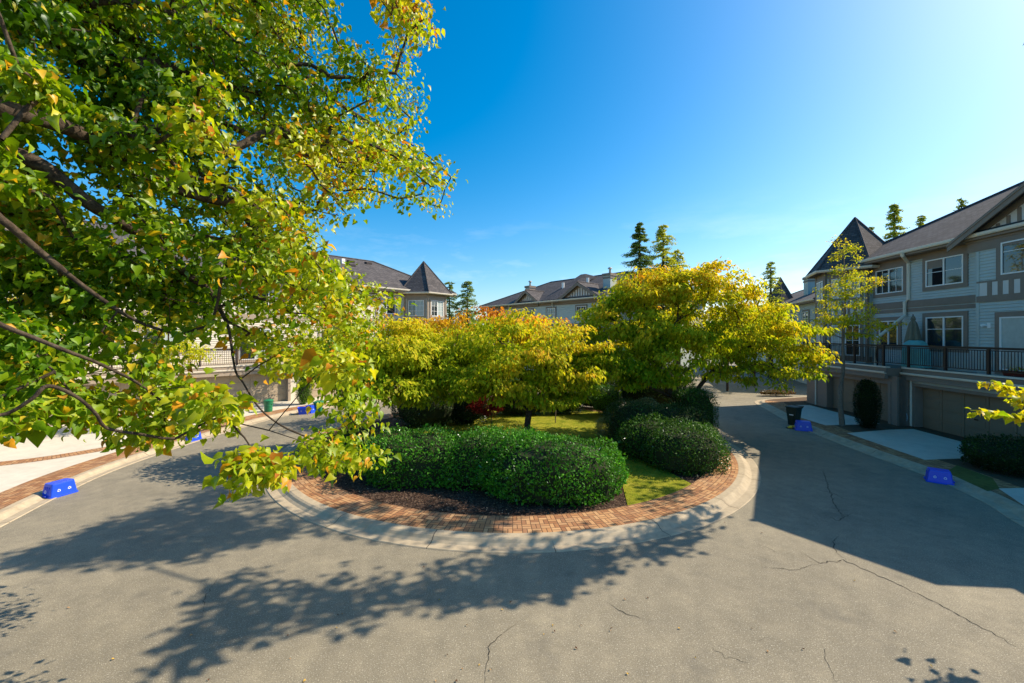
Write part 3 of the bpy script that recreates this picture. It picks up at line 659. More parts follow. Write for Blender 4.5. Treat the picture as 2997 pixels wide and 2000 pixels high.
tree('dogwood', [bez([(-6.5, 16.8, .1), (-6.55, 16.8, 1.2), (-6.75, 16.8, 2.2), (-6.3, 16.8, 3.2)]), bez([(-6.6, 16.8, 1.9), (-5.2, 16.6, 2.7), (-4.0, 16.4, 3.3)])],
     [((-5.2, 16.4, 4.1), (2.6, 2.4, 1.5)), ((-6.5, 16.4, 3.6), (1.9, 2.0, 1.1)), ((-3.6, 16.0, 3.6), (2.0, 1.8, 1.2)), ((-4.6, 15.0, 3.0), (2.0, 1.4, 1.0)), ((-2.6, 15.6, 2.7), (1.5, 1.3, .8))],
     'spreading tree at the left end of the island, dark forked trunk beside the kerb', n_att=400, m=58, sp=.36, flat=.4, size=.165, tone=2.1, top=1.3, seed=23, rtip=.008, lumpf=.8, droop=.9)
tree('dogwood', [bez([(-1.6, 23.2, .1), (-1.5, 23.2, 1.6), (-1.7, 23.1, 2.8), (-1.2, 23, 4)])],
     [((-1.6, 23.0, 4.6), (3.4, 2.4, 1.7)), ((-4.6, 22.8, 4.2), (2.4, 2.2, 1.5)), ((1.8, 23.2, 4.4), (2.4, 2.2, 1.4)), ((-2.0, 22.4, 3.2), (2.6, 1.8, .9))],
     'orange-topped tree behind the middle of the island, in front of the distant grey roofs', n_att=380, m=50, sp=.38, size=.18, tone=2.2, top=3.0, seed=24, droop=.9, shell=.5)
tree('ornamental_tree', [bez([(2.25, 21.3, .1), (2.27, 21.3, 1.2), (2.2, 21.4, 2.2)])], [((2.3, 21.4, 2.8), (1.2, 1.2, .9))], 'small slim-trunked tree on the lawn, half hidden below the larger crowns', n_att=60, m=40, sp=.3, size=.09, tone=1.8, top=.5, seed=25, rtip=.004, bark='bark_pale')
# red maple
rg = np.random.default_rng(30)
tree('maple', [bez([(-1.0, 19.8, .1), (-1.0, 19.8, .7), (-.95, 19.8, 1.2)])], [((-1.2, 19.6, 1.5), (1.0, .8, .62))], 'small dark red maple on a thin stem beside the lawn', n_att=90, m=36, sp=.2, size=.09, tone=9, tj=.01, seed=31, rtip=.003)
mo = [o for o in bpy.data.objects if o.name == 'maple'][0].children
for o_ in mo:
    if o_.name.startswith('crown'):
        a = o_.data.color_attributes['Col']; n_ = len(a.data); k = np.exp(rg.normal(0, .3, (n_ // 4, 1))).repeat(4, 0)
        a.data.foreach_set('color', np.concatenate([np.array([[.14, .014, .016]]) * k, np.ones((n_, 1))], 1).astype('f').ravel())

# street trees
tree('street_tree', [bez([(16.6, 20.6, .1), (16.55, 20.7, 1.6), (16.8, 20.8, 3.0), (16.8, 20.8, 4.5), (17.0, 20.9, 6.5), (17.0, 21, 8.6)])],
     [((16.9, 20.8, 6.0), (1.5, 1.4, .9)), ((16.2, 20.6, 7.2), (1.0, 1.0, .8)), ((17.5, 20.8, 7.3), (1.2, 1.0, .7)), ((17.0, 20.8, 8.8), (.7, .7, 1.2)), ((18.2, 20.6, 5.3), (1.4, 1.0, .35)), ((15.6, 20.6, 5.2), (1.3, 1.0, .5)), ((17.8, 20.6, 4.6), (1.3, .8, .25))],
     'slim young street tree with sparse yellow leaves in front of the right-hand garages', n_att=180, m=34, sp=.2, size=.105, tone=3.4, top=.4, seed=41, shell=.1, flat=.5, rtip=.006, bark='bark_pale', arch=.0, rmax=.13, tk=(18, .125, .06))
for i, (x, y, zc, r, lab) in enumerate(((17.6, 33.5, 4.7, 3.0, 'yellow-green tree across the road end, right of the tall island tree'), (21.6, 36.5, 5.0, 3.2, 'yellow tree nearest the end of the shaded townhouse row'), (13.0, 37.5, 4.2, 2.8, 'green tree beyond the back of the island, at the road bend'))):
    tree('street_tree', [bez([(x, y, .1), (x, y, 1.8), (x + .2, y, zc - .3)])], [((x, y, zc), (r, r * .9, 2.1)), ((x + .4, y, zc + 1.5), (r * .6, r * .6, 1.3)), ((x - 1.3, y - .5, zc - .3), (r * .7, r * .7, 1.5))], lab, n_att=240, m=44, sp=.45, size=.16, tone=2.9 - .8 * (i == 2), top=.8, seed=50 + i, rtip=.007)
for i, (x, y, lab) in enumerate(((-17.3, 20.4, 'thin light-green tree nearest the left-hand deck railing'), (-21.5, 18.0, 'thin light-green tree at the far left in front of the cream townhouse'), (-12.6, 27.6, 'light-green tree beside the green bins at left'))):
    tree('street_tree', [bez([(x, y, .1), (x + .1, y, 2.2), (x + .2, y, 4.2), (x + .2, y, 5.6)])], [((x, y, 4.8), (1.9, 1.8, 1.4)), ((x + .6, y, 3.7), (1.8, 1.5, .7)), ((x, y, 6.2), (1.2, 1.2, 1.0))], lab, n_att=110, m=40, sp=.36, size=.13, tone=3.0, top=.4, seed=60 + i, shell=.1, rtip=.005, bark='bark')
# conifers
def conifer(name, x, y, z1, r, label, n=2600, seed=1, tone=.3, z0=0., loose=.0, cat='conifer', size=.42, pw=1.0, group=None):
    rg = np.random.default_rng(seed); root = thing(name, (x, y, 0), label, cat, group)
    mb = MB(); mb.tube([(x, y, 0), (x, y, z1 * .6), (x, y, z1)], [z1 * .018 + .05, z1 * .010 + .03, .015], 7); 
    whorl = int(z1 * 2.6); P_, F_, N_, S_ = [], [], [], []
    for w in range(whorl):
        z = z0 + (z1 - z0) * (.08 + .92 * w / whorl); rr_ = r * (1 - (z - z0) / (z1 - z0)) ** pw * rg.uniform(.75, 1.2) + .12
        nb = rg.integers(5, 8)
        for b_ in range(nb):
            a = rg.random() * 6.283; L = rr_ * rg.uniform(.6, 1.15)
            if rg.random() < loose: continue
            tip = np.array((x + math.cos(a) * L, y + math.sin(a) * L, z - .10 * L + .25 * L * L / (r + .1) * .5)); s_ = np.array((x, y, z + .1))
            mb.tube([tuple(s_), tuple((s_ + tip) / 2 - [0, 0, .04]), tuple(tip)], [.035, .02, .008], 4, cap=False)
            k = max(6, int(n / (whorl * 6)))
            t = rg.random(k) ** .7; q = s_ + (tip - s_) * t[:, None] + rg.normal(0, .05 + .06 * L, (k, 3)) * [1, 1, .5]
            P_.append(q); d = (tip - s_) / (np.linalg.norm(tip - s_) + 1e-6); F_.append(d + rg.normal(0, .6, (k, 3)) + [0, 0, -.1]); N_.append(rg.normal(0, .5, (k, 3)) + [0, 0, 1.]); S_.append(np.full(k, size * .58) * rg.uniform(.6, 1.2, k))
    mb.build('trunk', M['bark'], root)
    P_, F_, N_, S_ = map(np.concatenate, (P_, F_, N_, S_)); t = rg.normal(0, .25, len(P_))
    base = np.array([.045, .095, .028]) * (1 - tone) + np.array([.30, .30, .03]) * tone
    leaves('crown', P_, F_, N_, S_, base * 1.7 * np.exp(t)[:, None], 'leaf', M['needle'], root)
    return root
conifer('fir_tree', 12.6, 40.5, 15.9, 4.4, 'tall dark fir behind the island, left of the paired treetops', 36000, 71, .25, 4.0, .1, pw=1.0, size=.26)
conifer('cypress_tree', 15.3, 41.5, 15.9, 2.6, 'tall narrow yellow-green tree just right of the dark fir', 16000, 72, .9, 4.0, .2, pw=.6, size=.32)
conifer('cypress_tree', 17.2, 42.5, 13.6, 2.2, 'shorter bronze-green pointed tree behind the orange crown top', 10000, 73, 1.0, 4.0, .15, pw=.6, size=.32)
conifer('pine_tree', -8.4, 55, 11.9, 2.6, 'left one of two dark pines beside the left turret', 11000, 74, .25, 2.0, .2, pw=.55, size=.36)
conifer('pine_tree', -6.0, 55, 12.0, 2.5, 'right one of two dark pines beside the left turret', 11000, 75, .27, 2.0, .2, pw=.55, size=.36)
conifer('fir_tree', 28.4, 45, 12.8, 2.2, 'loose fir above the yellow trees at the road end', 4200, 76, .6, 3.0, .3, pw=.7, size=.4)
conifer('cypress_tree', 41.5, 44.5, 19.0, 1.25, 'columnar tree with a crooked top behind the shaded right-hand roof', 11000, 77, .75, 6.0, pw=.45, size=.36)
conifer('cypress_tree', 39.2, 45.0, 16.6, 1.4, 'shorter columnar tree between the right turret and its roof slope', 8000, 78, .5, 6.0, pw=.5, size=.36)
conifer('cypress_tree', 43.9, 44.0, 17.6, .9, 'slender side column right of the crooked-topped tree', 6000, 80, .7, 6.0, pw=.45, size=.32)
conifer('fir_tree', 45.5, 41.5, 18.6, 1.0, 'tiny treetop poking over the ridge of the shaded right-hand roof', 1600, 79, .4, 8.0, pw=.5)
# far wood
rg = np.random.default_rng(90); c = np.stack([rg.uniform(-120, 150, 420), rg.uniform(85, 130, 420), rg.uniform(1, 8.5, 420)], 1)
pos = np.repeat(c, 40, 0) + rg.normal(0, 1.5, (420 * 40, 3)); 
tag(leaves('far_wood', pos, rg.normal(size=pos.shape), rg.normal(size=pos.shape) + [0, 0, .6], rg.uniform(.6, 1.2, len(pos)), pal(np.full(len(pos), .8), rg, .5) * .8, 'oval', M['leaf'], None), 'distant band of mixed trees on the horizon', 'trees', kind='stuff')

# ------------------------------------------------------------------ clipped shrubs
def shrub(name, L, label, n=9000, size=.055, col=(.045, .10, .014), rough=.10, cat='shrub', seed=1, power=2.6, tpl='leaf', m='leaf_hedge', core=True, sprig=.08, bright=.35, zmin=.12, stretch=1.0, group=None):
    """leafy shell over rounded-box lobes with a dim twiggy core; lobes = (centre, radii)"""
    rg = np.random.default_rng(seed); c0 = L[0][0]; root = thing(name, (c0[0], c0[1], .1), label, cat, group); Ps, Ns = [], []
    area = np.array([r[0] * r[1] + r[1] * r[2] + r[0] * r[2] for c, r in L]); area = area / area.sum()
    for (c, r), w in zip(L, area):
        k = int(n * w * 1.6); u = norm(rg.normal(size=(k, 3))); s = (np.abs(u) ** power).sum(1) ** (-1 / power); q = u * s[:, None]
        nn = norm(np.sign(q) * np.abs(q) ** (power - 1) / np.array(r)); q = q * np.array(r); q = q * (1 + rough * (.5 * lump(q + np.array(c), 2.2, seed) + .3 * lump(q + np.array(c), 7.0, seed + 5))[:, None])
        depth_ = np.abs(rg.normal(0, .06, k)) + (rg.random(k) < .3) * rg.random(k) * .18 - (rg.random(k) < .16) * rg.random(k) * sprig * 1.5
        q = q + np.array(c) - nn * depth_[:, None]; ok = q[:, 2] > zmin
        for (c2, r2) in L:
            if c2 is c: continue
            ok &= (np.abs((q - np.array(c2)) / (np.array(r2) * .88)) ** power).sum(1) > 1
        Ps.append(q[ok]); Ns.append(nn[ok])
    Ps, Ns = np.concatenate(Ps), np.concatenate(Ns); nr = Ns + rg.normal(0, .55, Ns.shape); fw = rg.normal(0, 1, Ns.shape) + Ns * .5 + [0, 0, .35 * stretch]
    cc = np.array(col) * np.exp(rg.normal(0, .22, (len(Ps), 1))) * (1 + .35 * lump(Ps, 3.5, seed + 1)[:, None]); young = (rg.random(len(Ps)) < .18) & (Ns[:, 2] > .1)
    cc[young] = cc[young] * 1.3 + np.array([.03, .045, .004]) * bright * 3  # random share of upward-facing leaves made lighter
    leaves('foliage', Ps, fw, nr, size * np.exp(rg.normal(0, .22, len(Ps))), np.clip(cc, .003, 1), tpl, M[m], root)
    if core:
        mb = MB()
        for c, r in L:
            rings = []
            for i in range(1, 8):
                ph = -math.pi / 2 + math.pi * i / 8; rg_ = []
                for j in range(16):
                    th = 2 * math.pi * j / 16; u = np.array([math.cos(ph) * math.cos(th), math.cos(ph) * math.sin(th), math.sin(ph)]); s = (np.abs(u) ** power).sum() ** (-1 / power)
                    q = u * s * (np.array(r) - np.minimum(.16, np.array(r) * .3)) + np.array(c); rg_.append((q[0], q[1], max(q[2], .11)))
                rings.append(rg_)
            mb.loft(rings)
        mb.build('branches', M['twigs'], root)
    mb = MB(); mb.tube([(c0[0], c0[1], .05), (c0[0], c0[1], c0[2])], .05, 6); mb.build('stem', M['bark'], root)
    return root
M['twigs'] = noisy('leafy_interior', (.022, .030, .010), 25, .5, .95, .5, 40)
shrub('hedge', [((1.3, 12.1, .55), (1.9, 1.3, 1.10)), ((-.75, 13.1, .55), (1.5, 1.1, 1.05)), ((-3.0, 13.4, .5), (1.8, 1.3, 1.06)), ((.3, 12.8, .55), (1.5, 1.2, 1.08))], 'long kidney-shaped clipped hedge at the front of the island, glossy dark green', 34000, .078, (.055, .19, .010), .26, 'hedge', 101)
shrub('shrub', [((5.95, 14.3, .6), (1.3, 1.1, 1.0)), ((5.2, 15.6, .65), (1.1, .95, .95))], 'rounded dark clipped shrub nearest the bright kerb at the right of the island', 12000, .07, (.045, .115, .012), .24, 'shrub', 102)
shrub('shrub', [((5.0, 16.9, .95), (1.1, .9, .95)), ((6.6, 16.8, .9), (1.2, .9, .9))], 'dark shrub behind the rounded one, at the foot of the leaning tree', 12000, .055, (.035, .075, .018), .3, 'shrub', 103)
shrub('hedge', [((8.0, 18.2, 1.15), (.75, 1.1, 1.1))], 'tall square-cut hedge block on the island beside the shaded road', 9000, .055, (.04, .11, .014), .06, 'hedge', 104, 6.0)
shrub('topiary', [((5.25, 23.2, 1.25), (.95, .9, .62)), ((5.4, 23.2, .75), (.8, .8, .6))], 'round-topped clipped bush at the back of the lawn', 8000, .055, (.08, .19, .015), .12, 'topiary', 105, 2.4)
shrub('shrub', [((-4.3, 20.6, 1.1), (1.6, 1.2, 1.15)), ((-2.4, 21.4, 1.0), (1.2, 1.0, 1.0))], 'tall dark shrubs behind the left end of the front hedge', 11000, .07, (.025, .06, .012), .35, 'shrub', 106, 2.2)
shrub('shrub', [((-6.2, 15.6, .55), (1.1, .9, .55))], 'low dark shrub at the left end of the island mulch', 4000, .06, (.035, .09, .014), .3, 'shrub', 107, 2.2)
shrub('shrub', [((8.0, 23.2, 1.6), (2.0, 1.5, 1.6))], 'large near-black evergreen under the tall island tree', 8000, .09, (.018, .04, .012), .4, 'shrub', 108, 2.1, m='needle')
shrub('shrub', [((5.2, 25.9, 1.3), (1.6, 1.2, 1.3))], 'near-black evergreen behind the round-topped clipped bush', 5000, .09, (.018, .04, .012), .4, 'shrub', 118, 2.1, m='needle')
shrub('shrub', [((4.6, 17.8, .65), (.45, .4, .65)), ((4.2, 18.6, .5), (.5, .4, .5))], 'pale grey-green feathery shrub between the lawn and the dark shrubs', 4500, .10, (.22, .26, .13), .3, 'shrub', 109, 2.0, 'blade', core=False, stretch=4)
shrub('shrub', [((6.0, 18.6, .95), (1.1, .8, .85))], 'loose shrub with small pale leaves under the leaning trunk', 6500, .06, (.17, .21, .11), .35, 'shrub', 110, 2.0, core=False, bright=.1)
shrub('shrub', [((.4, 23.6, .8), (2.0, .8, .8)), ((2.9, 23.9, .75), (1.3, .8, .7))], 'row of dark shrubs along the back of the lawn', 7000, .07, (.035, .07, .015), .35, 'shrub', 111, 2.2)
shrub('topiary', [((17.5, 20.2, 1.28), (.52, .52, 1.2))], 'black-green egg-shaped topiary against the right-hand townhouse wall', 9000, .045, (.014, .030, .008), .03, 'topiary', 112, 2.3, m='needle')
shrub('shrub', [((17.3, 13.9, .55), (1.7, 1.2, .62))], 'low dark shrub at the right edge beside the second driveway', 9000, .06, (.020, .045, .010), .3, 'shrub', 113, 2.2, m='needle')
shrub('topiary', [((-13.7, 27.0, 1.05), (.48, .48, 1.0))], 'light green conical bush between two garage doors at left', 4500, .05, (.10, .20, .02), .08, 'topiary', 114, 2.0)
shrub('shrub', [((20.2, 31.4, .25), (1.4, .45, .2))], 'low bronze ground shrub on the kerb corner at the end of the shaded row', 2500, .06, (.13, .07, .015), .3, 'shrub', 115, 2.0, bright=0)
# grass blades on the lawn, bark chips and petals on the bed
rg = np.random.default_rng(120); lp = np.array(lawn); q = scat(lp, 26000, rg); pos = np.c_[q, np.full(len(q), .118)]
tag(leaves('grass', pos, rg.normal(0, .5, pos.shape) + [0, 0, 1], rg.normal(size=pos.shape), rg.uniform(.03, .07, len(q)), pal(np.full(len(q), 1.9), rg, .6), 'blade', M['leaf']), 'short yellow-green grass of the island lawn', 'grass', kind='stuff')
a_ = rg.random(9000) * 6.283; r_ = 7.9 * np.sqrt(rg.random(9000)); q = np.c_[CX + r_ * np.cos(a_), CY + r_ * np.sin(a_)]; q = q[(q[:, 1] < 18) & ~inpoly(q[:, 0], q[:, 1], lp)]
pos = np.c_[q, rg.uniform(.105, .13, len(q))]; pc = np.where(rg.random((len(q), 1)) < .2, [[.5, .42, .33]], [[.12, .075, .05]]) * np.exp(rg.normal(0, .3, (len(q), 1)))
tag(leaves('bark_chips', pos, rg.normal(size=pos.shape) * [1, 1, .2], rg.normal(size=pos.shape) * .3 + [0, 0, 1], rg.uniform(.02, .05, len(q)), pc, 'oval', M['leaf']), 'bark chips and dry petals scattered on the island mulch', 'mulch', kind='stuff')
# ------------------------------------------------------------------ buildings
def frame(O, d, inward):
    d = np.array(d, float); d /= np.linalg.norm(d); w = np.array(inward, float); w /= np.linalg.norm(w)
    return lambda n, t, z: (O[0] + n * w[0] + t * d[0], O[1] + n * w[1] + t * d[1], z)

class Bld:
    """n = distance behind the garage front, t = along the row, z = up"""
    def __init__(s, F, root, in_sun=False):
        s.F, s.root = F, root
        s.sid = M['siding_sun' if in_sun else 'siding']; s.trim = M['trim_sun' if in_sun else 'trim']; s.gd = M['gdoor_sun' if in_sun else 'gdoor']
    def mb(s): return MB(s.F)
    def laps(s, mb, n, t0, t1, z0, z1, pitch=.14, mi=0):
        k = max(1, round((z1 - z0) / pitch)); h = (z1 - z0) / k
        for i in range(k):
            a = z0 + i * h; b = a + h
            mb.face([(n - .034, t0, a + .012), (n - .034, t1, a + .012), (n - .004, t1, b), (n - .004, t0, b)], mi)
            mb.face([(n - .034, t0, a + .012), (n - .034, t1, a + .012), (n - .002, t1, a - .002), (n - .002, t0, a - .002)], mi)
    def wall(s, n, t0, t1, z0, z1, name='wall', pitch=.14, thick=.25):
        mb = s.mb(); mb.box((n, t0, z0), (n + thick, t1, z1)); s.laps(mb, n, t0, t1, z0, z1, pitch)
        return mb.build(name, s.sid, s.root)
    def trims(s, boxes, name='trim_board', m=None):
        mb = s.mb()
        for a, b in boxes: mb.box(a, b)
        return mb.build(name, m or s.trim, s.root)
    def window(s, n, t0, t1, z0, z1, cols=2, bars=(), vbars=(), open_left=False, blind=(), surround=.16, label=None):
        mb = s.mb(); w = surround; f = n - .062
        for a, b in (((f, t0 - w, z1), (n, t1 + w, z1 + w * 1.1)), ((f, t0 - w, z0 - w), (n, t1 + w, z0)), ((f, t0 - w, z0), (n, t0, z1)), ((f, t1, z0), (n, t1 + w, z1))): mb.box(a, b)
        win = mb.build('window', s.trim, s.root)
        mb = s.mb(); e = .055; f = n - .080
        mb.box((f, t0, z0), (n - .005, t0 + e, z1)); mb.box((f, t1 - e, z0), (n - .005, t1, z1)); mb.box((f, t0 + e, z0), (n - .005, t1 - e, z0 + e)); mb.box((f, t0 + e, z1 - e), (n - .005, t1 - e, z1))
        tt = [t0 + (t1 - t0) * i / cols for i in range(cols + 1)]
        for q in tt[1:-1]: mb.box((f, q - .035, z0 + e), (n - .005, q + .035, z1 - e))
        for i in range(cols):
            for bz in bars:
                z = z0 + (z1 - z0) * bz; mb.box((n - .056, tt[i] + .05, z - .013), (n - .04, tt[i + 1] - .05, z + .013))
            for bt in vbars:
                q = tt[i] + (tt[i + 1] - tt[i]) * bt; mb.box((n - .057, q - .012, z0 + e), (n - .041, q + .012, z1 - e))
        mb.build('frame', M['white'], win)
        for i in range(cols):
            mb = s.mb(); mb.box((n - .040, tt[i] + .04, z0 + .04), (n - .004, tt[i + 1] - .04, z1 - .04))
            mb.build('pane', M['blind'] if i in blind else M['glass'], win)
        return win
    def garage(s, n, t0, t1, z1=2.15, z0=.13, cols=5, rows=4, rec=.35):
        mb = s.mb(); f = n - .03                                   # jambs and head
        for a, b in (((f, t0 - .16, z0), (n + rec, t0, z1 + .14)), ((f, t1, z0), (n + rec, t1 + .16, z1 + .14)), ((f, t0, z1), (n + rec, t1, z1 + .14))): mb.box(a, b)
        mb.build('garage_surround', s.trim, s.root)
        mb = s.mb(); mb.box((n + rec, t0, z0), (n + rec + .05, t1, z1))
        cw = (t1 - t0) / cols; rh = (z1 - z0) / rows
        for r in range(rows):
            for c in range(cols):
                a, b = t0 + c * cw + .03, t0 + (c + 1) * cw - .03; za, zb = z0 + r * rh + .02, z0 + (r + 1) * rh - .02
                mb.box((n + rec - .022, a, za), (n + rec, b, zb))
                mb.box((n + rec - .034, a + .12, za + .1), (n + rec - .02, b - .12, zb - .1))
        d = mb.build('garage_door', s.gd, s.root)
        mb = s.mb(); c = (t0 + t1) / 2; mb.box((n + rec - .07, c - .07, 1.0), (n + rec - .036, c + .07, 1.06)); mb.build('handle', M['rail'], d)
    def deck(s, n0, n1, t0, t1, z, fascia=.42, rail_n=None):
        mb = s.mb(); mb.box((n0 + .02, t0, z), (n1, t1, z + .38)); mb.build('deck', s.trim, s.root)
        mb = s.mb(); mb.box((n0 - .02, t0 - .02, z + .10), (n0 + .02, t1 + .02, z + .38)); mb.build('fascia', s.trim, s.root)
        mb = s.mb()                                                 # gutter with a rolled lip
        prof = [(0, .0), (-.09, .0), (-.12, .04), (-.125, .10), (-.11, .11), (-.105, .05), (0, .045)]
        mb.loft([[(n0 - .02 + a, t, z + .10 + b) for a, b in prof] for t in (t0 - .03, t1 + .03)]); mb.build('gutter', M['gutter'], s.root)
        mb = s.mb(); mb.box((n0 - .10, t0, z - .16), (n0 + .10, t1, z - .02)); mb.box((n0 - .06, t0, z - .02), (n0 + .02, t1, z + .1)); mb.build('deck_beam', s.trim, s.root)
        mb = s.mb(); mb.box((n0 - .06, t0 - .03, z + .40), (n0 + .16, t1 + .03, z + .47)); mb.build('deck_edge', M['gutter'], s.root)
    def railing(s, n, t0, t1, z, posts, h=1.05, pitch=.115):
        mb = s.mb()
        mb.box((n - .035, t0, z + h - .09), (n + .045, t1, z + h)); mb.box((n - .02, t0, z + h - .16), (n + .02, t1, z + h - .12)); mb.box((n - .02, t0, z + .06), (n + .02, t1, z + .10))
        k = int((t1 - t0) / pitch)
        for i in range(1, k):
            q = t0 + (t1 - t0) * i / k; mb.box((n - .009, q - .009, z + .10), (n + .009, q + .009, z + h - .12))
        r = mb.build('railing', M['rail'], s.root)
        for q in posts:
            mb = s.mb(); mb.box((n - .045, q - .045, z - .28), (n + .045, q + .045, z + h - .005)); mb.box((n - .07, q - .09, z - .30), (n - .03, q + .09, z - .12)); mb.build('post', M['rail'], r)
    def hip(s, ne, nr, nb, ta, tb, ra, rb, ze, zr, name='roof', gut=True, th=.16):
        """ridge from t=ra to t=rb at n=nr; eaves at ne (front), nb (back), ta, tb"""
        mb = s.mb(); A, B, C, D = (ne, ta, ze), (ne, tb, ze), (nb, tb, ze), (nb, ta, ze); E, F_ = (nr, ra, zr), (nr, rb, zr)
        for f in ((A, B, F_, E), (C, D, E, F_), (B, C, F_), (D, A, E)): mb.face(f)
        lo = [(p[0], p[1], p[2] - th) for p in (A, B, C, D)]
        for i, j in ((0, 1), (1, 2), (2, 3), (3, 0)):
            q = (A, B, C, D); mb.face([q[i], q[j], lo[j], lo[i]])
        mb.face(lo)
        for p, q in ((A, E), (B, F_), (E, F_), (C, F_), (D, E)): mb.tube([(a, b, c + .02) for a, b, c in (p, q)], .075, 4)
        r = mb.build(name, M['roof'], s.root)
        if gut:
            mb = s.mb(); prof = [(0, 0), (-.08, 0), (-.12, .05), (-.13, .15), (-.115, .155), (-.10, .06), (0, .05)]
            mb.loft([[(ne + .0 + a, t, ze - .17 + b) for a, b in prof] for t in (ta, tb)])
            mb.loft([[(n_, tb - a, ze - .17 + b) for a, b in prof] for n_ in (ne, nb)])
            mb.build('gutter', M['gutter'], r)
        mb = s.mb(); mb.box((ne + .02, ta + .05, ze - .28), (ne + .9, tb - .05, ze - .18)); mb.build('soffit', s.trim, s.root)
        return r
    def turret(s, c, Rw, Re, zb, ze, za, a0, wins=(), name='turret'):
        n0, t0 = c
        def hexr(r, z): return [(n0 + r * math.cos(a0 + k * math.pi / 3), t0 + r * math.sin(a0 + k * math.pi / 3), z) for k in range(6)]
        mb = s.mb(); mb.loft([hexr(Rw, zb), hexr(Rw, ze - .1)])
        k = int((ze - .1 - zb) / .115)
        for i in range(k):
            a = zb + i * .115; mb.loft([hexr(Rw + .02, a), hexr(Rw + .004, a + .115)], cap=False)
        tw = mb.build('turret', s.sid, s.root)
        mb = s.mb(); mb.loft([hexr(Rw + .03, ze - .55), hexr(Rw + .03, ze - .12)]); mb.loft([hexr(Rw + .03, zb + 2.95), hexr(Rw + .03, zb + 3.25)])
        for (x, y, z) in hexr(Rw + .01, zb): mb.box((x - .07, y - .07, zb), (x + .07, y + .07, ze - .12))
        mb.build('trim_board', s.trim, tw)
        mb = s.mb(); e = hexr(Re, ze)
        for i in range(6): mb.face([e[i], e[(i + 1) % 6], (n0, t0, za)])
        mb.loft([hexr(Re, ze - .16), hexr(Re, ze)], cap=False); mb.face(hexr(Re, ze - .16))
        for p in e: mb.tube([p, (n0, t0, za + .03)], [.07, .05], 5)
        mb.build('turret_roof', M['roof'], tw)
        mb = s.mb(); mb.loft([hexr(Re + .02, ze - .17), hexr(Re + .12, ze - .10), hexr(Re + .13, ze - .01), hexr(Re + .03, ze - .01)], cap=False); mb.build('gutter', M['gutter'], tw)
        for face_i, z0, z1 in wins:
            p, q = hexr(Rw + .02, 0)[face_i], hexr(Rw + .02, 0)[(face_i + 1) % 6]
            u = np.array([q[0] - p[0], q[1] - p[1]]); L = np.linalg.norm(u); u /= L; mid = (np.array(p[:2]) + np.array(q[:2])) / 2
            o = mid - np.array([n0, t0]); o /= np.linalg.norm(o); base = mid
            F2 = lambda d, w_, z, o=o, u=u, base=base: s.F(base[0] - o[0] * d, base[1] - o[1] * d + 0, z) if False else s.F(base[0] - o[0] * d + u[0] * w_, base[1] - o[1] * d + u[1] * w_, z)
            b2 = Bld(F2, s.root); b2.trim = s.trim; b2.sid = s.sid
            b2.window(0, -.72, .72, z0, z1, 2, bars=(.33, .66) if z0 > 5 else (.5,), vbars=(.5,), surround=.14, blind=(0,))
            if z0 > 5:
                mb = MB(F2); mb.box((-.03, -.95, z0 - 1.05), (0, .95, z0 - .2)); mb.build('stucco_panel', M['stucco'], s.root)
                mb = MB(F2)
                for q_ in np.linspace(-.8, .8, 6): mb.box((-.05, q_ - .06, z0 - 1.05), (-.03, q_ + .06, z0 - .2))
                mb.build('batten', s.trim, s.root)
        return tw
    def gable(s, nw, nf, tc, hw, ze, za, nback, panel=True, hn=None, backf=None):
        """front gable bay roof: wall plane nw, overhang face nf, apex za over tc, eaves at tc+-hw, ridge running back to nback"""
        mb = s.mb(); sl = (za - ze) / hw
        HW = {1: hw, -1: hn or hw}; EZ = {sg: za - sl * HW[sg] for sg in HW}
        for sg in (-1, 1):
            e0, e1, zE = tc + sg * HW[sg], tc, EZ[sg]; bk = backf(zE) if backf else nf + .7
            mb.face([(nf, e0, zE), (nf, tc, za), (nback, tc, za), (bk, e0, zE)])
            mb.face([(nf, e0, zE - .14), (nf, tc, za - .14), (nback, tc, za - .14), (bk, e0, zE - .14)])
            mb.face([(nf, e0, zE), (nf, tc, za), (nf, tc, za - .14), (nf, e0, zE - .14)])
            if zE > ze + .1: mb.face([(nf, e0, zE), (bk + .4, e0, zE), (bk + .4, e0, ze - .3), (nf, e0, ze - .3)])
        mb.tube([(nf, tc, za + .02), (nback, tc, za + .02)], .075, 4)
        r = mb.build('gable_roof', M['roof'], s.root)
        mb = s.mb()
        for sg in (-1, 1):
            p = (tc + sg * (HW[sg] + .02), EZ[sg] - .10); q = (tc, za - .10)
            ring = lambda n_: [(n_, p[0], p[1]), (n_, q[0], q[1]), (n_, q[0], q[1] - .30), (n_, p[0], p[1] - .30)]
            mb.loft([ring(nf - .03), ring(nf + .03)])
            ring2 = lambda n_: [(n_, p[0], p[1] + .03), (n_, q[0], q[1] + .03), (n_, q[0], q[1] - .08), (n_, p[0], p[1] - .08)]
            mb.loft([ring2(nf - .06), ring2(nf - .03)])
        mb.build('barge_board', s.trim, r)
        mb = s.mb(); mb.face([(nw - .01, tc - HW[-1] + .3, ze - .1), (nw - .01, tc + hw - .3, ze - .1), (nw - .01, tc, za - .2), (nw - .01, tc - HW[-1] + .3, max(ze - .1, EZ[-1] - .1))])
        mb.box((nw - .01, tc - HW[-1] + .4, ze - .4), (nw + .2, tc + hw - .4, ze - .1))
        mb.build('gable_wall', M['stucco'] if panel else s.trim, s.root)
        mb = s.mb(); k = int(hw * 2 / .42)
        for i in range(k + 1):
            q = tc - hw + .45 + (2 * hw - .9) * i / k
            if q < tc - HW[-1] + .3: continue
            top = za - abs(q - tc) * sl - .45
            if top > ze + .25: mb.box((nw - .04, q - .07, ze + .15), (nw - .01, q + .07, top))
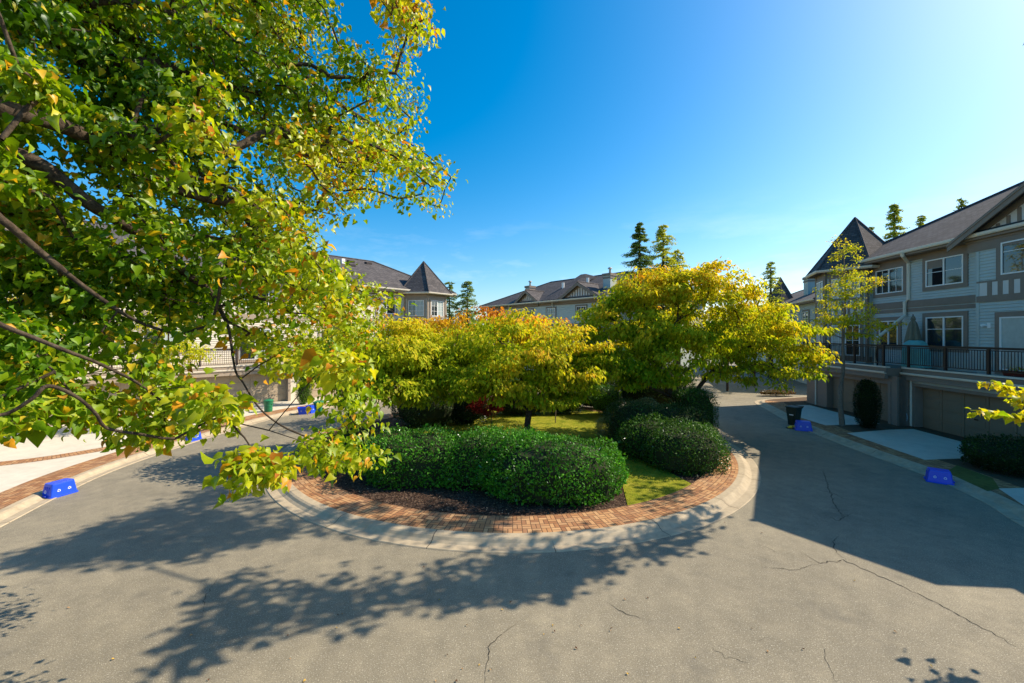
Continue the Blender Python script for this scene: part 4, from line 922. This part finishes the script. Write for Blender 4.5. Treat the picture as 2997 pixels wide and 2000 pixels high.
        mb.box((nw - .09, tc - HW[-1] + .35, ze - .15), (nw - .01, tc + hw - .35, ze + .2)); mb.box((nw - .06, tc - HW[-1] + .4, ze - .55), (nw - .01, tc + hw - .4, ze - .15))
        for sg in (-1, 1):                                            # rake board on the wall
            a = (tc + sg * (HW[sg] - .3), EZ[sg] + .1); b = (tc, za - .25)
            ring = lambda n_: [(n_, a[0], a[1]), (n_, b[0], b[1]), (n_, b[0], b[1] - .3), (n_, a[0] - sg * .5, a[1])]
            mb.loft([ring(nw - .05), ring(nw - .012)])
        mb.build('batten', s.trim, s.root)
        return r
    def pipe(s, pts, r=.05, name='downpipe', m=None):
        mb = s.mb(); mb.tube(pts, r, 8); return mb.build(name, m or M['gutter'], s.root, smooth=False)

# ---- right-hand row, in shade
Fr = frame((18.27 * .9968, -18.27 * .0797), (.0797, .9968), (.9968, -.0797))
def rt(px, n):                      # t and depth of a point seen at photo column px on the plane n
    a = (n + 18.27) * 1.0032; y = a / ((px - 1498) / 1200 - .08); x = y * (px - 1498) / 1200
    return (.08 * x + y) / 1.0032, y
def rz(px, py, n): return H + (980 - py) / 1200 * rt(px, n)[1]
root = thing('townhouse_row', Fr(2, 18, 0), 'grey clapboard townhouse row in shade at right, brown deck railing above its garage doors', 'townhouse')
b = Bld(Fr, root)
NW, NB, NG2 = 1.63, 1.20, -.62
tbay = rt(2861, NB)[0]
b.wall(NW, tbay - .3, 29.4, 2.6, 9.05)
b.wall(NB, 12.0, tbay, 2.6, 8.95)
mbx = b.mb(); mbx.box((NW + .25, 6.0, 0), (13.8, 29.4, 9.05)); mbx.box((NB + .25, 12, 0), (NW + .3, tbay, 9.0)); mbx.build('wall', b.sid, root)
mbx = b.mb(); mbx.box((0.55, 8.0, 0), (NW + .3, 29.2, 2.6)); mbx.build('wall', b.trim, root)
# garage fronts
tdl = rt(2679, 0)[0]; tw1 = rt(2660, 0)[0]; td2r = 22.6; td2l = 27.2
mbx = b.mb(); mbx.box((0, tdl + .16, 0), (.56, td2r - .5, 2.6)); mbx.box((0, 10.2, 2.29), (.56, tdl + .16, 2.6)); b.laps(mbx, 0, tdl + .75, td2r - .55, .3, 2.6); mbx.build('garage_wall', b.sid, root)
mbx = b.mb(); mbx.box((NG2, td2r - .5, 0), (NG2 + .45, td2r - .16, 2.6)); mbx.box((NG2, td2r - .16, 2.29), (NG2 + .45, 29.2, 2.6)); mbx.box((NG2, td2l + .16, 0), (NG2 + .45, 29.2, 2.29)); mbx.box((NG2 + .1, td2r - .5, 0), (.56, td2r - .2, 2.6)); mbx.build('garage_wall', b.trim, root)
b.garage(0, tdl - 5.1, tdl); b.garage(0, 9.0, tdl - 6.0); b.garage(NG2, td2r, td2l)
b.deck(-.12, NW, 7.0, 22.35, 2.58); b.deck(-.80, NW, 22.5, 29.1, 2.60)
tp = [rt(q, 0)[0] for q in (2566, 2660, 2768, 2895, 3060)]
b.railing(-.02, 8.5, tp[0], 3.13, [tp[0]] + tp[1:] + [12.0]); b.railing(-.70, 22.75, 29.0, 3.13, [22.8, 24.8, 26.9, 28.95])
# roof
b.hip(.93, 7.5, 14.1, 4.0, 29.5, 10.5, 22.7, 9.23, 13.12)
b.turret((2.0, rt(2502, 2.0)[0]), 2.1, 2.7, .1, 8.85, 12.35, math.pi / 6 * .35, wins=((2, 7.0, 8.25), (3, 7.0, 8.25), (2, 3.4, 5.3), (3, 3.4, 5.3)))
b.gable(NB, .68, 15.46, 5.45, 9.0, 12.1, 5.8, hn=3.25, backf=lambda z: .93 + max(.02, (z - 9.23) / .592))
# belts, corner boards, friezes
b.trims([((NW - .06, tbay, 6.18), (NW, 29.3, 6.55)), ((NW - .05, tbay, 5.95), (NW, 29.3, 6.14)), ((NW - .055, tbay, 8.72), (NW, 29.3, 9.1)),
         ((NB - .06, 12, 6.14), (NB, tbay, 6.42)), ((NB - .055, 12, 7.0), (NB, tbay, 7.08)), ((NB - .05, 12, 8.45), (NB, tbay, 9.0))])
b.trims([((NB - .05, tbay - .10, 3.1), (NB + .02, tbay + .03, 8.44)), ((NB, tbay, 3.1), (NW, tbay + .03, 8.7))], 'corner_board', M['siding'])
mbx = b.mb(); mbx.box((NB - .045, 12, 6.42), (NB - .036, tbay - .12, 7.0)); mbx.build('stucco_panel', M['stucco'], root)
mbx = b.mb(); q = tbay - .55
while q > 12: mbx.box((NB - .065, q - .09, 6.42), (NB - .045, q + .09, 7.0)); q -= .42
mbx.build('batten', b.trim, root)
def win(px0, px1, z0, z1, n, **k):
    return b.window(n, rt(px1, n)[0], rt(px0, n)[0], z0, z1, **k)
win(2713, 2823, 7.17, 8.55, NW, bars=(.52,), surround=.2)
win(2713, 2823, 4.05, 5.6, NW, bars=(.6,), surround=.2)
win(2566, 2646, 7.10, 8.50, NW, bars=(.5,), vbars=(.5,), surround=.2)
win(2576, 2631, 4.05, 5.5, NW, surround=.2)
b.window(NB, 14.6, rt(2934, NB)[0], 7.25, 8.62, cols=2, bars=(.7,), vbars=(.5,), surround=.2)
b.window(NB, 14.2, rt(2930, NB)[0], 3.2, 5.45, cols=2, surround=.2, blind=(1,))
# first window: dark roller shade, black panel painting in the unlit opening
t0, t1 = rt(2822, NW)[0], rt(2714, NW)[0]; tm = (t0 + t1) / 2
mbx = b.mb(); mbx.box((NW - .052, tm + .08, 8.1), (NW - .043, t1 - .06, 8.5)); mbx.build('roller_blind', M['trim'], root)
mbx = b.mb(); mbx.box((NW - .052, tm + .08, 7.22), (NW - .043, t1 - .32, 8.08)); mbx.build('unlit_opening_panel', M['dark'], root)
# downpipes
f = lambda px, py, n: (n, rt(px, n)[0], rz(px, py, n))
g1 = rt(2563, -.1)[0]
b.pipe([(.80, rt(2640, .8)[0], 9.05), (.82, rt(2640, .8)[0], 8.92), (NW - .08, rt(2663, NW)[0], 8.62), (NW - .08, rt(2663, NW)[0], 6.62), (NW - .13, rt(2657, NW)[0] + .05, 6.5), (NW - .13, rt(2657, NW)[0] + .05, 5.75), (-.12, g1, 4.45), (-.14, g1, 2.8)], .085)
b.pipe([(-.06, td2r - .62, 2.6), (-.06, td2r - .62, .15)], .045); b.pipe([(-.05, tdl + .62, 2.62), (-.05, tdl + .62, 2.42), (-.05, tdl + .55, 2.3), (-.05, tdl + .55, .2)], .05)
b.pipe([(NG2 - .06, 28.2, 2.6), (NG2 - .06, 28.2, .15)], .045)
mbx = b.mb(); mbx.box((-.10, tdl + .22, 1.1), (0, tdl + .45, 1.5)); mbx.build('meter_box', M['trim'], root)
# security lamp
mbx = b.mb(); tl = rt(2893, NB)[0]; mbx.box((NB - .05, tl - .12, 4.98), (NB - .018, tl + .02, 5.22)); 
mbx.tube([(NB - .16, tl + .16, 5.08), (NB - .10, tl + .10, 5.12), (NB - .04, tl, 5.1)], [.07, .06, .03], 8); mbx.build('wall_lamp', M['white'], root)
# roof vents and a skylight hump by the ridge
def roofbox(b, n, t, zr, w=.45, d=.45, h=.22, name='roof_vent', m=None, sl=.59):
    mb = b.mb(); z = zr; mb.loft([[(n - d / 2, t - w / 2, z - .15), (n + d / 2, t - w / 2, z - .15), (n + d / 2, t + w / 2, z - .15), (n - d / 2, t + w / 2, z - .15)],
                                  [(n - d / 2, t - w / 2, z + h * .6), (n + d / 2, t - w / 2, z + h), (n + d / 2, t + w / 2, z + h), (n - d / 2, t + w / 2, z + h * .6)]])
    return mb.build(name, m or M['rail'], b.root)
roofbox(b, 4.2, 16.9, 9.23 + 3.27 * .592, .5, .5, .24); roofbox(b, 6.6, 20.2, 9.23 + 5.67 * .592, 1.6, 1.0, .32); roofbox(b, 5.9, 17.2, 9.23 + 4.97 * .592, .6, .5, .2)
mbx = b.mb(); mbx.tube([(9.0, 24.2, 11.5), (9.0, 24.2, 12.6)], .22, 10); mbx.build('flue', M['metal'], root)

# ---- left-hand row, in sun
Fl = frame((-18.1, 25.4), (.685, .7285), (-.7285, .685))
root = thing('townhouse_row', Fl(1, 0, 0), 'sunlit cream townhouse row behind the big near tree, pointed turret at its far end', 'townhouse')
b = Bld(Fl, root, True)
b.wall(1.5, -24, 18.4, 2.3, 8.6)
mbx = b.mb(); mbx.box((1.75, -24, 0), (13, 18.4, 8.6)); mbx.box((.55, -24, 0), (1.6, 17, 2.3)); mbx.build('wall', b.sid, root)
doors = [(-1.6, 3.9), (5.2, 10.2), (-8.6, -3.4), (-15.6, -10.2), (11.6, 16.4)]
mbx = b.mb(); prev = -22.0
for a, c in sorted(doors): mbx.box((0, prev, 0), (.56, a - .16, 2.3)); prev = c + .16
mbx.box((0, prev, 0), (.56, 17, 2.3)); mbx.box((0, -22, 2.28), (.56, 17, 2.32)); mbx.build('garage_wall', b.sid, root)
for a, c in doors: b.garage(0, a, c, z1=2.12, z0=.12)
b.deck(-.12, 1.5, -22, 17, 2.30)
b.railing(0, -21.5, 16.8, 2.78, list(np.arange(-20, 17, 1.9)))
b.hip(.8, 7.0, 13.2, -25, 19.3, -18, 13.9, 8.7, 11.87)
b.turret((1.6, 16.1), 2.1, 2.7, .1, 8.45, 11.5, math.radians(205), wins=((5, 6.35, 7.75), (5, 3.0, 4.9), (0, 6.35, 7.75)))
b.gable(1.3, .7, -9.4, 3.6, 8.5, 10.5, 4.6); b.gable(1.3, .7, 2.3, 3.4, 8.5, 10.3, 4.2)
b.trims([((1.44, -23, 5.75), (1.5, 18.3, 6.1)), ((1.44, -23, 8.25), (1.5, 18.3, 8.6))])
for c in (-19, -15.4, -11, -7.6, -2.5, 2.3, 7.6, 12.2):
    b.window(1.5, c - .85, c + .85, 6.5, 7.9, bars=(.5,), blind=(0,)); b.window(1.5, c - .95, c + .95, 3.0 if c in (-7.6, 2.3, 12.2) else 3.7, 5.1, bars=(), blind=(1,))
for (n_, t_) in ((6.1, 8.6), (6.0, 11.2), (6.2, 13.0), (5.0, 10.8), (4.9, 7.6), (6.2, 5.5)): roofbox(b, n_, t_, 8.7 + (n_ - .8) * .511, .55, .42, .2)
mbx = b.mb(); mbx.box((5.2, 10.0, 11.0), (5.45, 10.3, 11.45)); mbx.build('flue', M['white'], root)
b.pipe([(1.4, 14.0, 8.5), (1.42, 14.0, 2.9)], .05)

# ---- far row behind the island
Ff = frame((-4, 60), (.65, -.76), (.76, .65))
root = thing('townhouse_row', Ff(3, 12, 0), 'distant grey roofed row above the orange treetops, with small half-timbered gables and chimneys', 'townhouse')
b = Bld(Ff, root)
b.wall(0, 0.6, 26, 0, 8.7, pitch=.2); mbx = b.mb(); mbx.box((.25, .6, 0), (13, 26, 8.7)); mbx.build('wall', b.sid, root)
b.hip(-.7, 6.3, 13.5, -.4, 27, 7.4, 20, 8.8, 12.2)
b.gable(-.25, -.75, 9.6, 2.3, 8.85, 10.4, 3.2); b.gable(-.25, -.75, 18.2, 3.0, 8.85, 10.6, 3.6)
mbx = b.mb(); mbx.face([(-.7, 12.3, 8.86), (-.7, 14.9, 8.86), (5.6, 14.2, 12.55), (5.6, 13.4, 12.55)]); mbx.face([(-.7, 12.3, 8.86), (5.6, 13.4, 12.55), (5.6, 12.0, 12.0)]); mbx.face([(-.7, 14.9, 8.86), (5.6, 14.2, 12.55), (5.6, 16.0, 12.0)]); mbx.build('dormer_roof', M['roof'], root)
b.trims([((-.05, .7, 8.2), (0, 26, 8.7)), ((-.05, .7, 5.6), (0, 26, 6.0)), ((-.06, .7, 0), (0, .95, 8.7))])
for c in (2.0, 4.4, 9.6, 13.5, 18.2, 22.5): b.window(-.02, c - .7, c + .7, 6.6, 7.9, bars=(.5,), vbars=(.5,)); b.window(-.02, c - .8, c + .8, 3.4, 5.2)
def chimney(b, n, t, z0, z1, w=.75, pot=.8):
    mb = b.mb(); mb.box((n - w, t - w * .8, z0), (n + w, t + w * .8, z1)); c = mb.build('chimney', b.sid, b.root)
    mb = b.mb(); mb.box((n - w - .1, t - w * .8 - .1, z1), (n + w + .1, t + w * .8 + .1, z1 + .28)); mb.box((n - w - .05, t - w * .8 - .05, z1 - .3), (n + w + .05, t + w * .8 + .05, z1 - .12)); mb.build('chimney_cap', b.trim, c)
    mb = b.mb(); mb.tube([(n, t, z1 + .28), (n, t, z1 + .28 + pot)], .13, 8); mb.tube([(n, t, z1 + .28 + pot * .75), (n, t, z1 + .28 + pot * .8), (n, t, z1 + .3 + pot)], [.14, .27, .16], 8); mb.build('flue', M['metal'], c)
chimney(b, 2.0, 7.6, 9.3, 11.0, .5, .7); chimney(b, 2.0, 20.6, 9.5, 11.2, .6, .7)
for t_, z_ in ((13.4, 11.2), (17.3, 11.4)):
    mbx = b.mb(); mbx.tube([(2.2, t_, 10.0), (2.2, t_, z_)], .16, 8); mbx.build('vent_pipe', M['white'], root)
for t_ in (6.2, 14.2): b.pipe([(-.6, t_, 8.7), (-.3, t_ - .3, 8.2), (-.05, t_ - .3, 7.9), (-.05, t_ - .3, 4)], .05)

# ---- building glimpsed beyond the end of the street at right
Fd = frame((29.0, 42), (.30, .95), (.95, -.30))
root = thing('townhouse_row', Fd(2, 8, 0), 'far townhouse with a small dark pointed turret glimpsed above the yellow trees', 'townhouse')
b = Bld(Fd, root)
b.wall(0, -6, 22, 0, 7.9, pitch=.2); mbx = b.mb(); mbx.box((.25, -6, 0), (12, 22, 7.9)); mbx.build('wall', b.sid, root)
b.hip(-.6, 5.5, 12.6, -6.6, 22.6, 0, 16, 7.9, 10.6); b.turret((1.0, 8.2), 1.6, 2.1, .1, 7.7, 11.6, .3)
for c in (-3, 1, 12, 16): b.window(-.02, c - .7, c + .7, 5.6, 6.9, bars=(.5,)); b.window(-.02, c - .8, c + .8, 2.8, 4.4)
chimney(b, 2.5, 2.5, 8.0, 10.6)
# ------------------------------------------------------------------ small things
M['blue'] = mat('blue_plastic', (0.010, 0.07, 0.68), 0.35, 0.5); M['blue'].node_tree.nodes['Principled BSDF'].inputs['Subsurface Weight'].default_value = 0.0
M['green'] = mat('green_plastic', (0.012, 0.17, 0.075), 0.45, 0.5); M['darkgreen'] = mat('dark_green_plastic', (0.012, 0.030, 0.022), 0.5, 0.4)
M['mark'] = mat('white_print', (0.75, 0.78, 0.85), 0.6); M['yellow'] = mat('yellow_plastic', (0.75, 0.50, 0.03), 0.4); M['black'] = mat('black_plastic', (0.012, 0.012, 0.013), 0.5)
M['teal'] = noisy('turquoise_cover', (0.14, 0.42, 0.42), 5, 0.15, 0.7, 0.3, 20); M['canvas'] = noisy('olive_canvas', (0.20, 0.19, 0.14), 6, 0.15, 0.9, 0.3, 30)
M['hose'] = mat('grey_hose', (0.36, 0.46, 0.52), 0.5); M['planter'] = mat('dark_red_planter', (0.09, 0.012, 0.012), 0.6)
def local(o, x, y, rz):
    c, s = math.cos(rz), math.sin(rz)
    return lambda a, b, z: (x + a * c - b * s, y + a * s + b * c, z)
def rrect(w, d, z, r=.05, k=3):
    pts = []
    for sx, sy, a0 in ((1, 1, 0), (-1, 1, 90), (-1, -1, 180), (1, -1, 270)):
        for i in range(k + 1):
            a = R(a0 + 90 * i / k); pts.append((sx * (w - r) + r * math.cos(a), sy * (d - r) + r * math.sin(a), z))
    return pts
def recycling_mark(F, size=.07, off=0.0):
    """three bent arrows chasing round a triangle, drawn on the plane given by F(u, v)"""
    mb = MB()
    for k in range(3):
        a = math.radians(90 + 120 * k)
        def T(u, v): return (u * math.cos(a) - v * math.sin(a), u * math.sin(a) + v * math.cos(a))
        s = size
        for quad in ([(.75, -.10), (.45, -.10), (.10, .42), (.38, .58)], [(.02, .30), (.02, .78), (-.30, .50)], [(.75, -.10), (.45, -.10), (.42, -.34), (.62, -.30)]):
            mb.face([F(*[c * s for c in T(*q)]) for q in quad], raw=True)
    return mb
def blue_box(x, y, rz, label, up=False, z=0.0, group=None, scale=1.0, tilt=None, marks=True):
    """blue kerbside box; up=False means set down open side down, rim on the ground"""
    root = thing('recycling_box', (x, y, z), label, 'recycling box', group); F = local(None, x, y, rz); sc = scale
    W, D, w, d, h = .31 * sc, .225 * sc, .255 * sc, .18 * sc, .40 * sc
    zz = (lambda q: z + q) if not up else (lambda q: z + h - q)
    mb = MB(F)
    mb.loft([rrect(W + .02, D + .02, zz(0)), rrect(W + .02, D + .02, zz(.035)), rrect(W, D, zz(.04)), rrect(w + .008, d + .008, zz(h - .03)), rrect(w, d, zz(h))][::(1 if not up else 1)], cap=not up)
    if up: mb.face(rrect(w, d, zz(h))); mb.loft([rrect(W + .01, D + .01, zz(0)), rrect(w - .01, d - .01, zz(h - .015))], cap=False)
    for sx in (-1, 1):
        for q in (-.09, 0, .09): mb.box((sx * (w + .02), q * sc - .008, min(zz(.06), zz(h - .08))), (sx * (w + .032), q * sc + .008, max(zz(.06), zz(h - .08))))
    mb.build('body', M['blue'], root)
    mb = MB(F)
    for sx in (-1, 1): mb.box((sx * (W + .018), -.07, min(zz(.05), zz(.085))), (sx * (W + .045), .07, max(zz(.05), zz(.085))))
    mb.build('handle', M['blue'], root)
    if marks:
        sl = lambda q: (D - (D - d) * q / h)
        for sy, su in ((-1, 1), (1, -1)):
            for cu in (-.12, .12):
                f = lambda u, v, sy=sy, su=su, cu=cu: F(cu * sc + su * u, sy * (sl(.19 + v) + .006), zz(.19 * sc + v))
                recycling_mark(f, .055).build('recycling_mark', M['mark'], root)
        sl2 = lambda q: (W - (W - w) * q / h)
        for sx, su in ((-1, -1), (1, 1)):
            f = lambda u, v, sx=sx, su=su: F(sx * (sl2(.19 + v) + .036 * 0 + .036), su * u, zz(.19 * sc + v)); recycling_mark(f, .065).build('recycling_mark', M['mark'], root)
    return root
gx, gy = G(163, 1452); blue_box(gx, gy + .1, R(75), 'upturned bright blue box on the left kerb, lit by the sun', scale=.98)
gx, gy = G(562, 1292); blue_box(gx - .1, gy + .1, R(70), 'blue box on the left kerb half hidden behind the near leaves')
gx, gy = G(889, 1212); blue_box(gx, gy, R(20), 'left blue box of the pair beside the light green conical bush', up=True)
gx, gy = G(912, 1207); blue_box(gx, gy, R(75), 'right blue box of the pair, next to the tapered green bin', scale=1.1)
gx, gy = G(2752, 1412); blue_box(gx, gy + .05, R(-38), 'upturned dark blue box at the kerb by the near right-hand driveway', scale=.97)
gx, gy = G(2350, 1259); blue_box(gx, gy, R(-25), 'blue box on the kerb beside the dark wheeled bin', scale=1.1)

def round_can(x, y, label):
    root = thing('garbage_can', (x, y, .12), label, 'garbage can'); F = local(None, x, y, 0); c = lambda r, z: [(r * math.cos(a), r * math.sin(a), z) for a in np.linspace(0, 2 * math.pi, 20, endpoint=False)]
    mb = MB(F); mb.loft([c(.21, .12), c(.225, .30), c(.215, .31), c(.235, .5), c(.225, .51), c(.25, .72), c(.265, .73), c(.265, .76)]); mb.build('body', M['green'], root)
    mb = MB(F); mb.loft([c(.275, .755), c(.275, .79), c(.22, .83), c(.08, .86)]); mb.tube([(-.1, 0, .85), (-.08, 0, .90), (.08, 0, .90), (.1, 0, .85)], .015, 6); mb.build('lid', M['green'], root)
    for sx in (-1, 1): mb = MB(F); mb.tube([(sx * .26, -.06, .62), (sx * .31, -.05, .60), (sx * .31, .05, .60), (sx * .26, .06, .62)], .014, 6); mb.build('handle', M['green'], root)
def wheel_bin(x, y, rz, label, m, h=.95, w=.27, z=.0, name='wheeled_bin'):
    root = thing(name, (x, y, z), label, 'bin'); F = local(None, x, y, rz)
    mb = MB(F); mb.loft([rrect(w * .72, w * .78, z + .03), rrect(w * .76, w * .82, z + .2), rrect(w, w, z + h - .08), rrect(w + .03, w + .03, z + h - .08), rrect(w + .03, w + .03, z + h - .04)])
    for q in (-.1, .1): mb.box((q - .01, -w * .95, z + .25), (q + .01, -w * .80, z + h * .6))
    mb.build('body', m, root)
    mb = MB(F); mb.loft([rrect(w + .035, w + .035, z + h - .038), rrect(w + .035, w + .035, z + h - .01), rrect(w * .8, w * .8, z + h + .02)]); mb.build('lid', m, root)
    mb = MB(F); mb.tube([(-w, w + .02, z + h - .06), (-w, w + .13, z + h + .0), (w, w + .13, z + h + .0), (w, w + .02, z + h - .06)], .018, 6); mb.build('handle', m, root)
    for sx in (-1, 1):
        mb = MB(F); c = lambda xx, r: [(xx, w * .8 + r * math.cos(a), z + .1 + r * math.sin(a)) for a in np.linspace(0, 2 * math.pi, 14, endpoint=False)]
        mb.loft([c(sx * w * .78, .1), c(sx * w * .78 + sx * .05, .1)]); mb.build('wheel', M['black'], root)
    mb = MB(F); mb.box((-.09, -w * .96, z + h * .55), (.11, -w * .93, z + h * .60)); mb.build('label_plate', M['mark'], root)
gx, gy = G(785, 1205, .12); round_can(gx, gy, 'round lidded green can on the pale driveway in front of the left garage')
gx, gy = G(932, 1205); wheel_bin(gx, gy, R(10), 'square tapered green bin to the right of the pair of blue boxes', M['green'], .62, .24)
gx, gy = G(2323, 1245); wheel_bin(gx, gy, R(-62), 'dark green wheeled bin with pale label on the right-hand kerb', M['darkgreen'], .98, .27)
gx, gy = G(2322, 1255)
root = thing('bag', (gx, gy, 0), 'small yellow and black bag lying at the foot of the dark wheeled bin', 'bag'); F = local(None, gx, gy, R(-20)); mb = MB(F)
rings = [[(xx, r * math.cos(a) * 1.3, .005 + max(0, r * (1 + math.sin(a)) * .85 + .01 * math.sin(5 * a + 9 * xx))) for a in np.linspace(0, 2 * math.pi, 12, endpoint=False)] for xx, r in ((-.26, .02), (-.22, .06), (-.1, .085), (.05, .09), (.17, .07), (.24, .03))]
mb.loft(rings); mb.build('sack', M['yellow'], root, smooth=True); mb = MB(F); mb.tube([(-.05, -.13, .02), (-.05, -.08, .14), (-.05, .08, .14), (-.05, .13, .02)], .02, 6); mb.box((-.3, -.05, .004), (-.22, .1, .05)); mb.build('strap', M['black'], root)

# garden hose coil hanging by the wall
hx, hy, hz = Fr(-.16, rt(2641, -.1)[0], .62); root = thing('garden_hose', (hx, hy, .12), 'coiled grey-blue garden hose hung on the wall beside the near right-hand garage', 'garden hose')
mb = MB(Fr); pts = []; rr = random.Random(3); t0 = rt(2641, -.1)[0]
for i in range(6 * 28):
    a = 2 * math.pi * i / 28; r = .36 - .035 * (i // 28) + .012 * math.sin(i * .37); pts.append((-.16 + .02 * (i // 28) * .5, t0 + r * math.cos(a), .56 + r * math.sin(a) * 1.05))
pts += [(-.18, t0 + .25, .3), (-.25, t0 + .3, .16), (-.3, t0 + .1, .15), (-.28, t0 - .3, .15)]
mb.tube(pts, .014, 6); mb.build('hose', M['hose'], root); mb = MB(Fr); mb.box((-.14, t0 - .08, .72), (-.001, t0 + .08, .92)); mb.tube([(-.12, t0, .84), (-.30, t0, .86)], .03, 8); mb.build('bracket', M['metal'], root)

# covered barbecue and furled parasol on the deck
tb = rt(2676, .75)[0]; x, y, _ = Fr(.8, tb, 0); root = thing('barbecue', (x, y, 3.0), 'barbecue under a turquoise cover behind the brown railing on the right-hand deck', 'barbecue')
F = lambda a, b_, z: Fr(.8 + a, tb + b_, z); mb = MB(F); rg = np.random.default_rng(5)
prof = [(.02, .62, .34), (.35, .60, .33), (.75, .60, .33), (.95, .58, .32), (1.15, .52, .28), (1.32, .44, .22), (1.40, .30, .13)]
rings = []
for i, (z, w_, d_) in enumerate(prof):
    ring_ = []
    for j in range(28):
        a = 2 * math.pi * j / 28; c, s_ = math.cos(a), math.sin(a); e = (abs(c) ** 4 + abs(s_) ** 4) ** -.25; wob = 1 + (.05 if i < 4 else .015) * math.sin(j * 2.9 + i)
        ring_.append((d_ * s_ * e * wob, w_ * c * e * wob, 3.0 + z))
    rings.append(ring_)
mb.loft(rings); mb.build('cover', M['teal'], root, smooth=True); mb = MB(F); mb.box((-.2, -.4, 2.97), (.2, .4, 3.03)); mb.build('base', M['rail'], root)
tb2 = rt(2672, 1.2)[0]; x, y, _ = Fr(1.2, tb2, 0); root = thing('parasol', (x, y, 3.0), 'furled olive parasol standing behind the turquoise barbecue cover', 'parasol'); F = lambda a, b_, z: Fr(1.2 + a, tb2 + b_, z)
mb = MB(F); rings = []
for z, r in ((4.25, .30), (4.5, .27), (4.9, .21), (5.3, .14), (5.45, .07), (5.5, .09), (5.62, .07), (5.72, .015)):
    rings.append([(r * (1 + .22 * math.cos(6 * a)) * math.sin(a), r * (1 + .22 * math.cos(6 * a)) * math.cos(a), z + (.05 * math.cos(6 * a) if z < 4.3 else 0)) for a in np.linspace(0, 2 * math.pi, 48, endpoint=False)])
mb.loft(rings); mb.build('canopy', M['canvas'], root, smooth=True); mb = MB(F); mb.tube([(0, 0, 3.0), (0, 0, 5.78)], .024, 8); mb.build('pole', M['rail'], root); mb = MB(F); mb.tube([(0, 0, 3.0), (0, 0, 3.06), (0, 0, 3.1)], [.26, .25, .05], 16); mb.build('base', M['black'], root)
tq = rt(2975, .25)[0]; x, y, _ = Fr(.25, tq, 0); root = thing('planter', (x, y, 3.02), 'dark red planter box on the deck floor at the right edge', 'planter'); F = lambda a, b_, z: Fr(.25 + a, tq + b_, z)
mb = MB(F); mb.loft([[(sx * .11, sy * .34, 3.02) for sx, sy in ((-1, -1), (1, -1), (1, 1), (-1, 1))], [(sx * .14, sy * .40, 3.26) for sx, sy in ((-1, -1), (1, -1), (1, 1), (-1, 1))]]); mb.build('box', M['planter'], root)
rg = np.random.default_rng(6); q = rg.normal(0, 1, (160, 3)) * [.07, .2, .04] + [0, 0, 3.32]; q = np.array([F(*p_) for p_ in q]); leaves('plant', q, rg.normal(size=q.shape) + [0, 0, .6], rg.normal(size=q.shape), np.full(160, .06), pal(np.full(160, 4.5), rg, 1.5), 'leaf', M['leaf'], root)

# fallen leaves on road and kerb
rg = np.random.default_rng(77); spots = [(1618, 1832), (1700, 1830), (1622, 1848), (1592, 1856), (1365, 1830), (1308, 1917), (1402, 1947), (1352, 1957), (1334, 1995), (1836, 1972), (1275, 1994), (842, 1860), (985, 1838), (1000, 1798), (988, 1800), (1284, 1756), (850, 1928), (1686, 1898), (1988, 1840), (2247, 1908), (1495, 1762), (1470, 1785), (1436, 1960), (1790, 1838), (890, 1994), (1786, 1845), (1895, 1750), (2035, 1925), (1828, 1755), (2200, 1840), (1160, 1700), (2060, 1500), (2230, 1560), (2500, 1700), (2620, 1850), (2350, 1900), (330, 1930), (200, 1780), (610, 1990), (2725, 1950), (560, 1860), (1240, 1660), (1480, 1600), (1920, 1590), (2120, 1530)]
proto = None
cols = [('yellow', (.50, .30, .05)), ('tan', (.38, .22, .10)), ('brown', (.12, .05, .025))]
for nm, c_ in cols: M['fl_' + nm] = mat('dry_leaf_' + nm, c_, .8, .2)
protos = {}
for i, (px, py) in enumerate(spots):
    nm = cols[i % 3][0]; x, y = G(px, py, .01); sc = rg.uniform(.022, .038)
    if nm not in protos:
        mb = MB(); tv, tf = TPL['heart']
        for f_ in tf: mb.face([(tv[k][0], tv[k][1] - .5, tv[k][2] + .28 + .25 * abs(tv[k][0])) for k in f_], raw=True)
        me = mb.build('fallen_leaf', M['fl_' + nm]).data; o_ = bpy.data.objects['fallen_leaf' if not protos else bpy.data.objects[-1].name] if False else [q_ for q_ in bpy.data.objects if q_.data == me][0]; protos[nm] = o_
    else: o_ = protos[nm].copy(); COL.objects.link(o_)
    o_.location = (x, y, .006); o_.scale = (sc, sc, sc); o_.rotation_euler = (rg.normal(0, .15), rg.normal(0, .15), rg.random() * 6.28)
    tag(o_, f'dry curled {nm} leaf lying on the sunlit asphalt in the foreground', 'leaf', 'fallen leaves on the road')
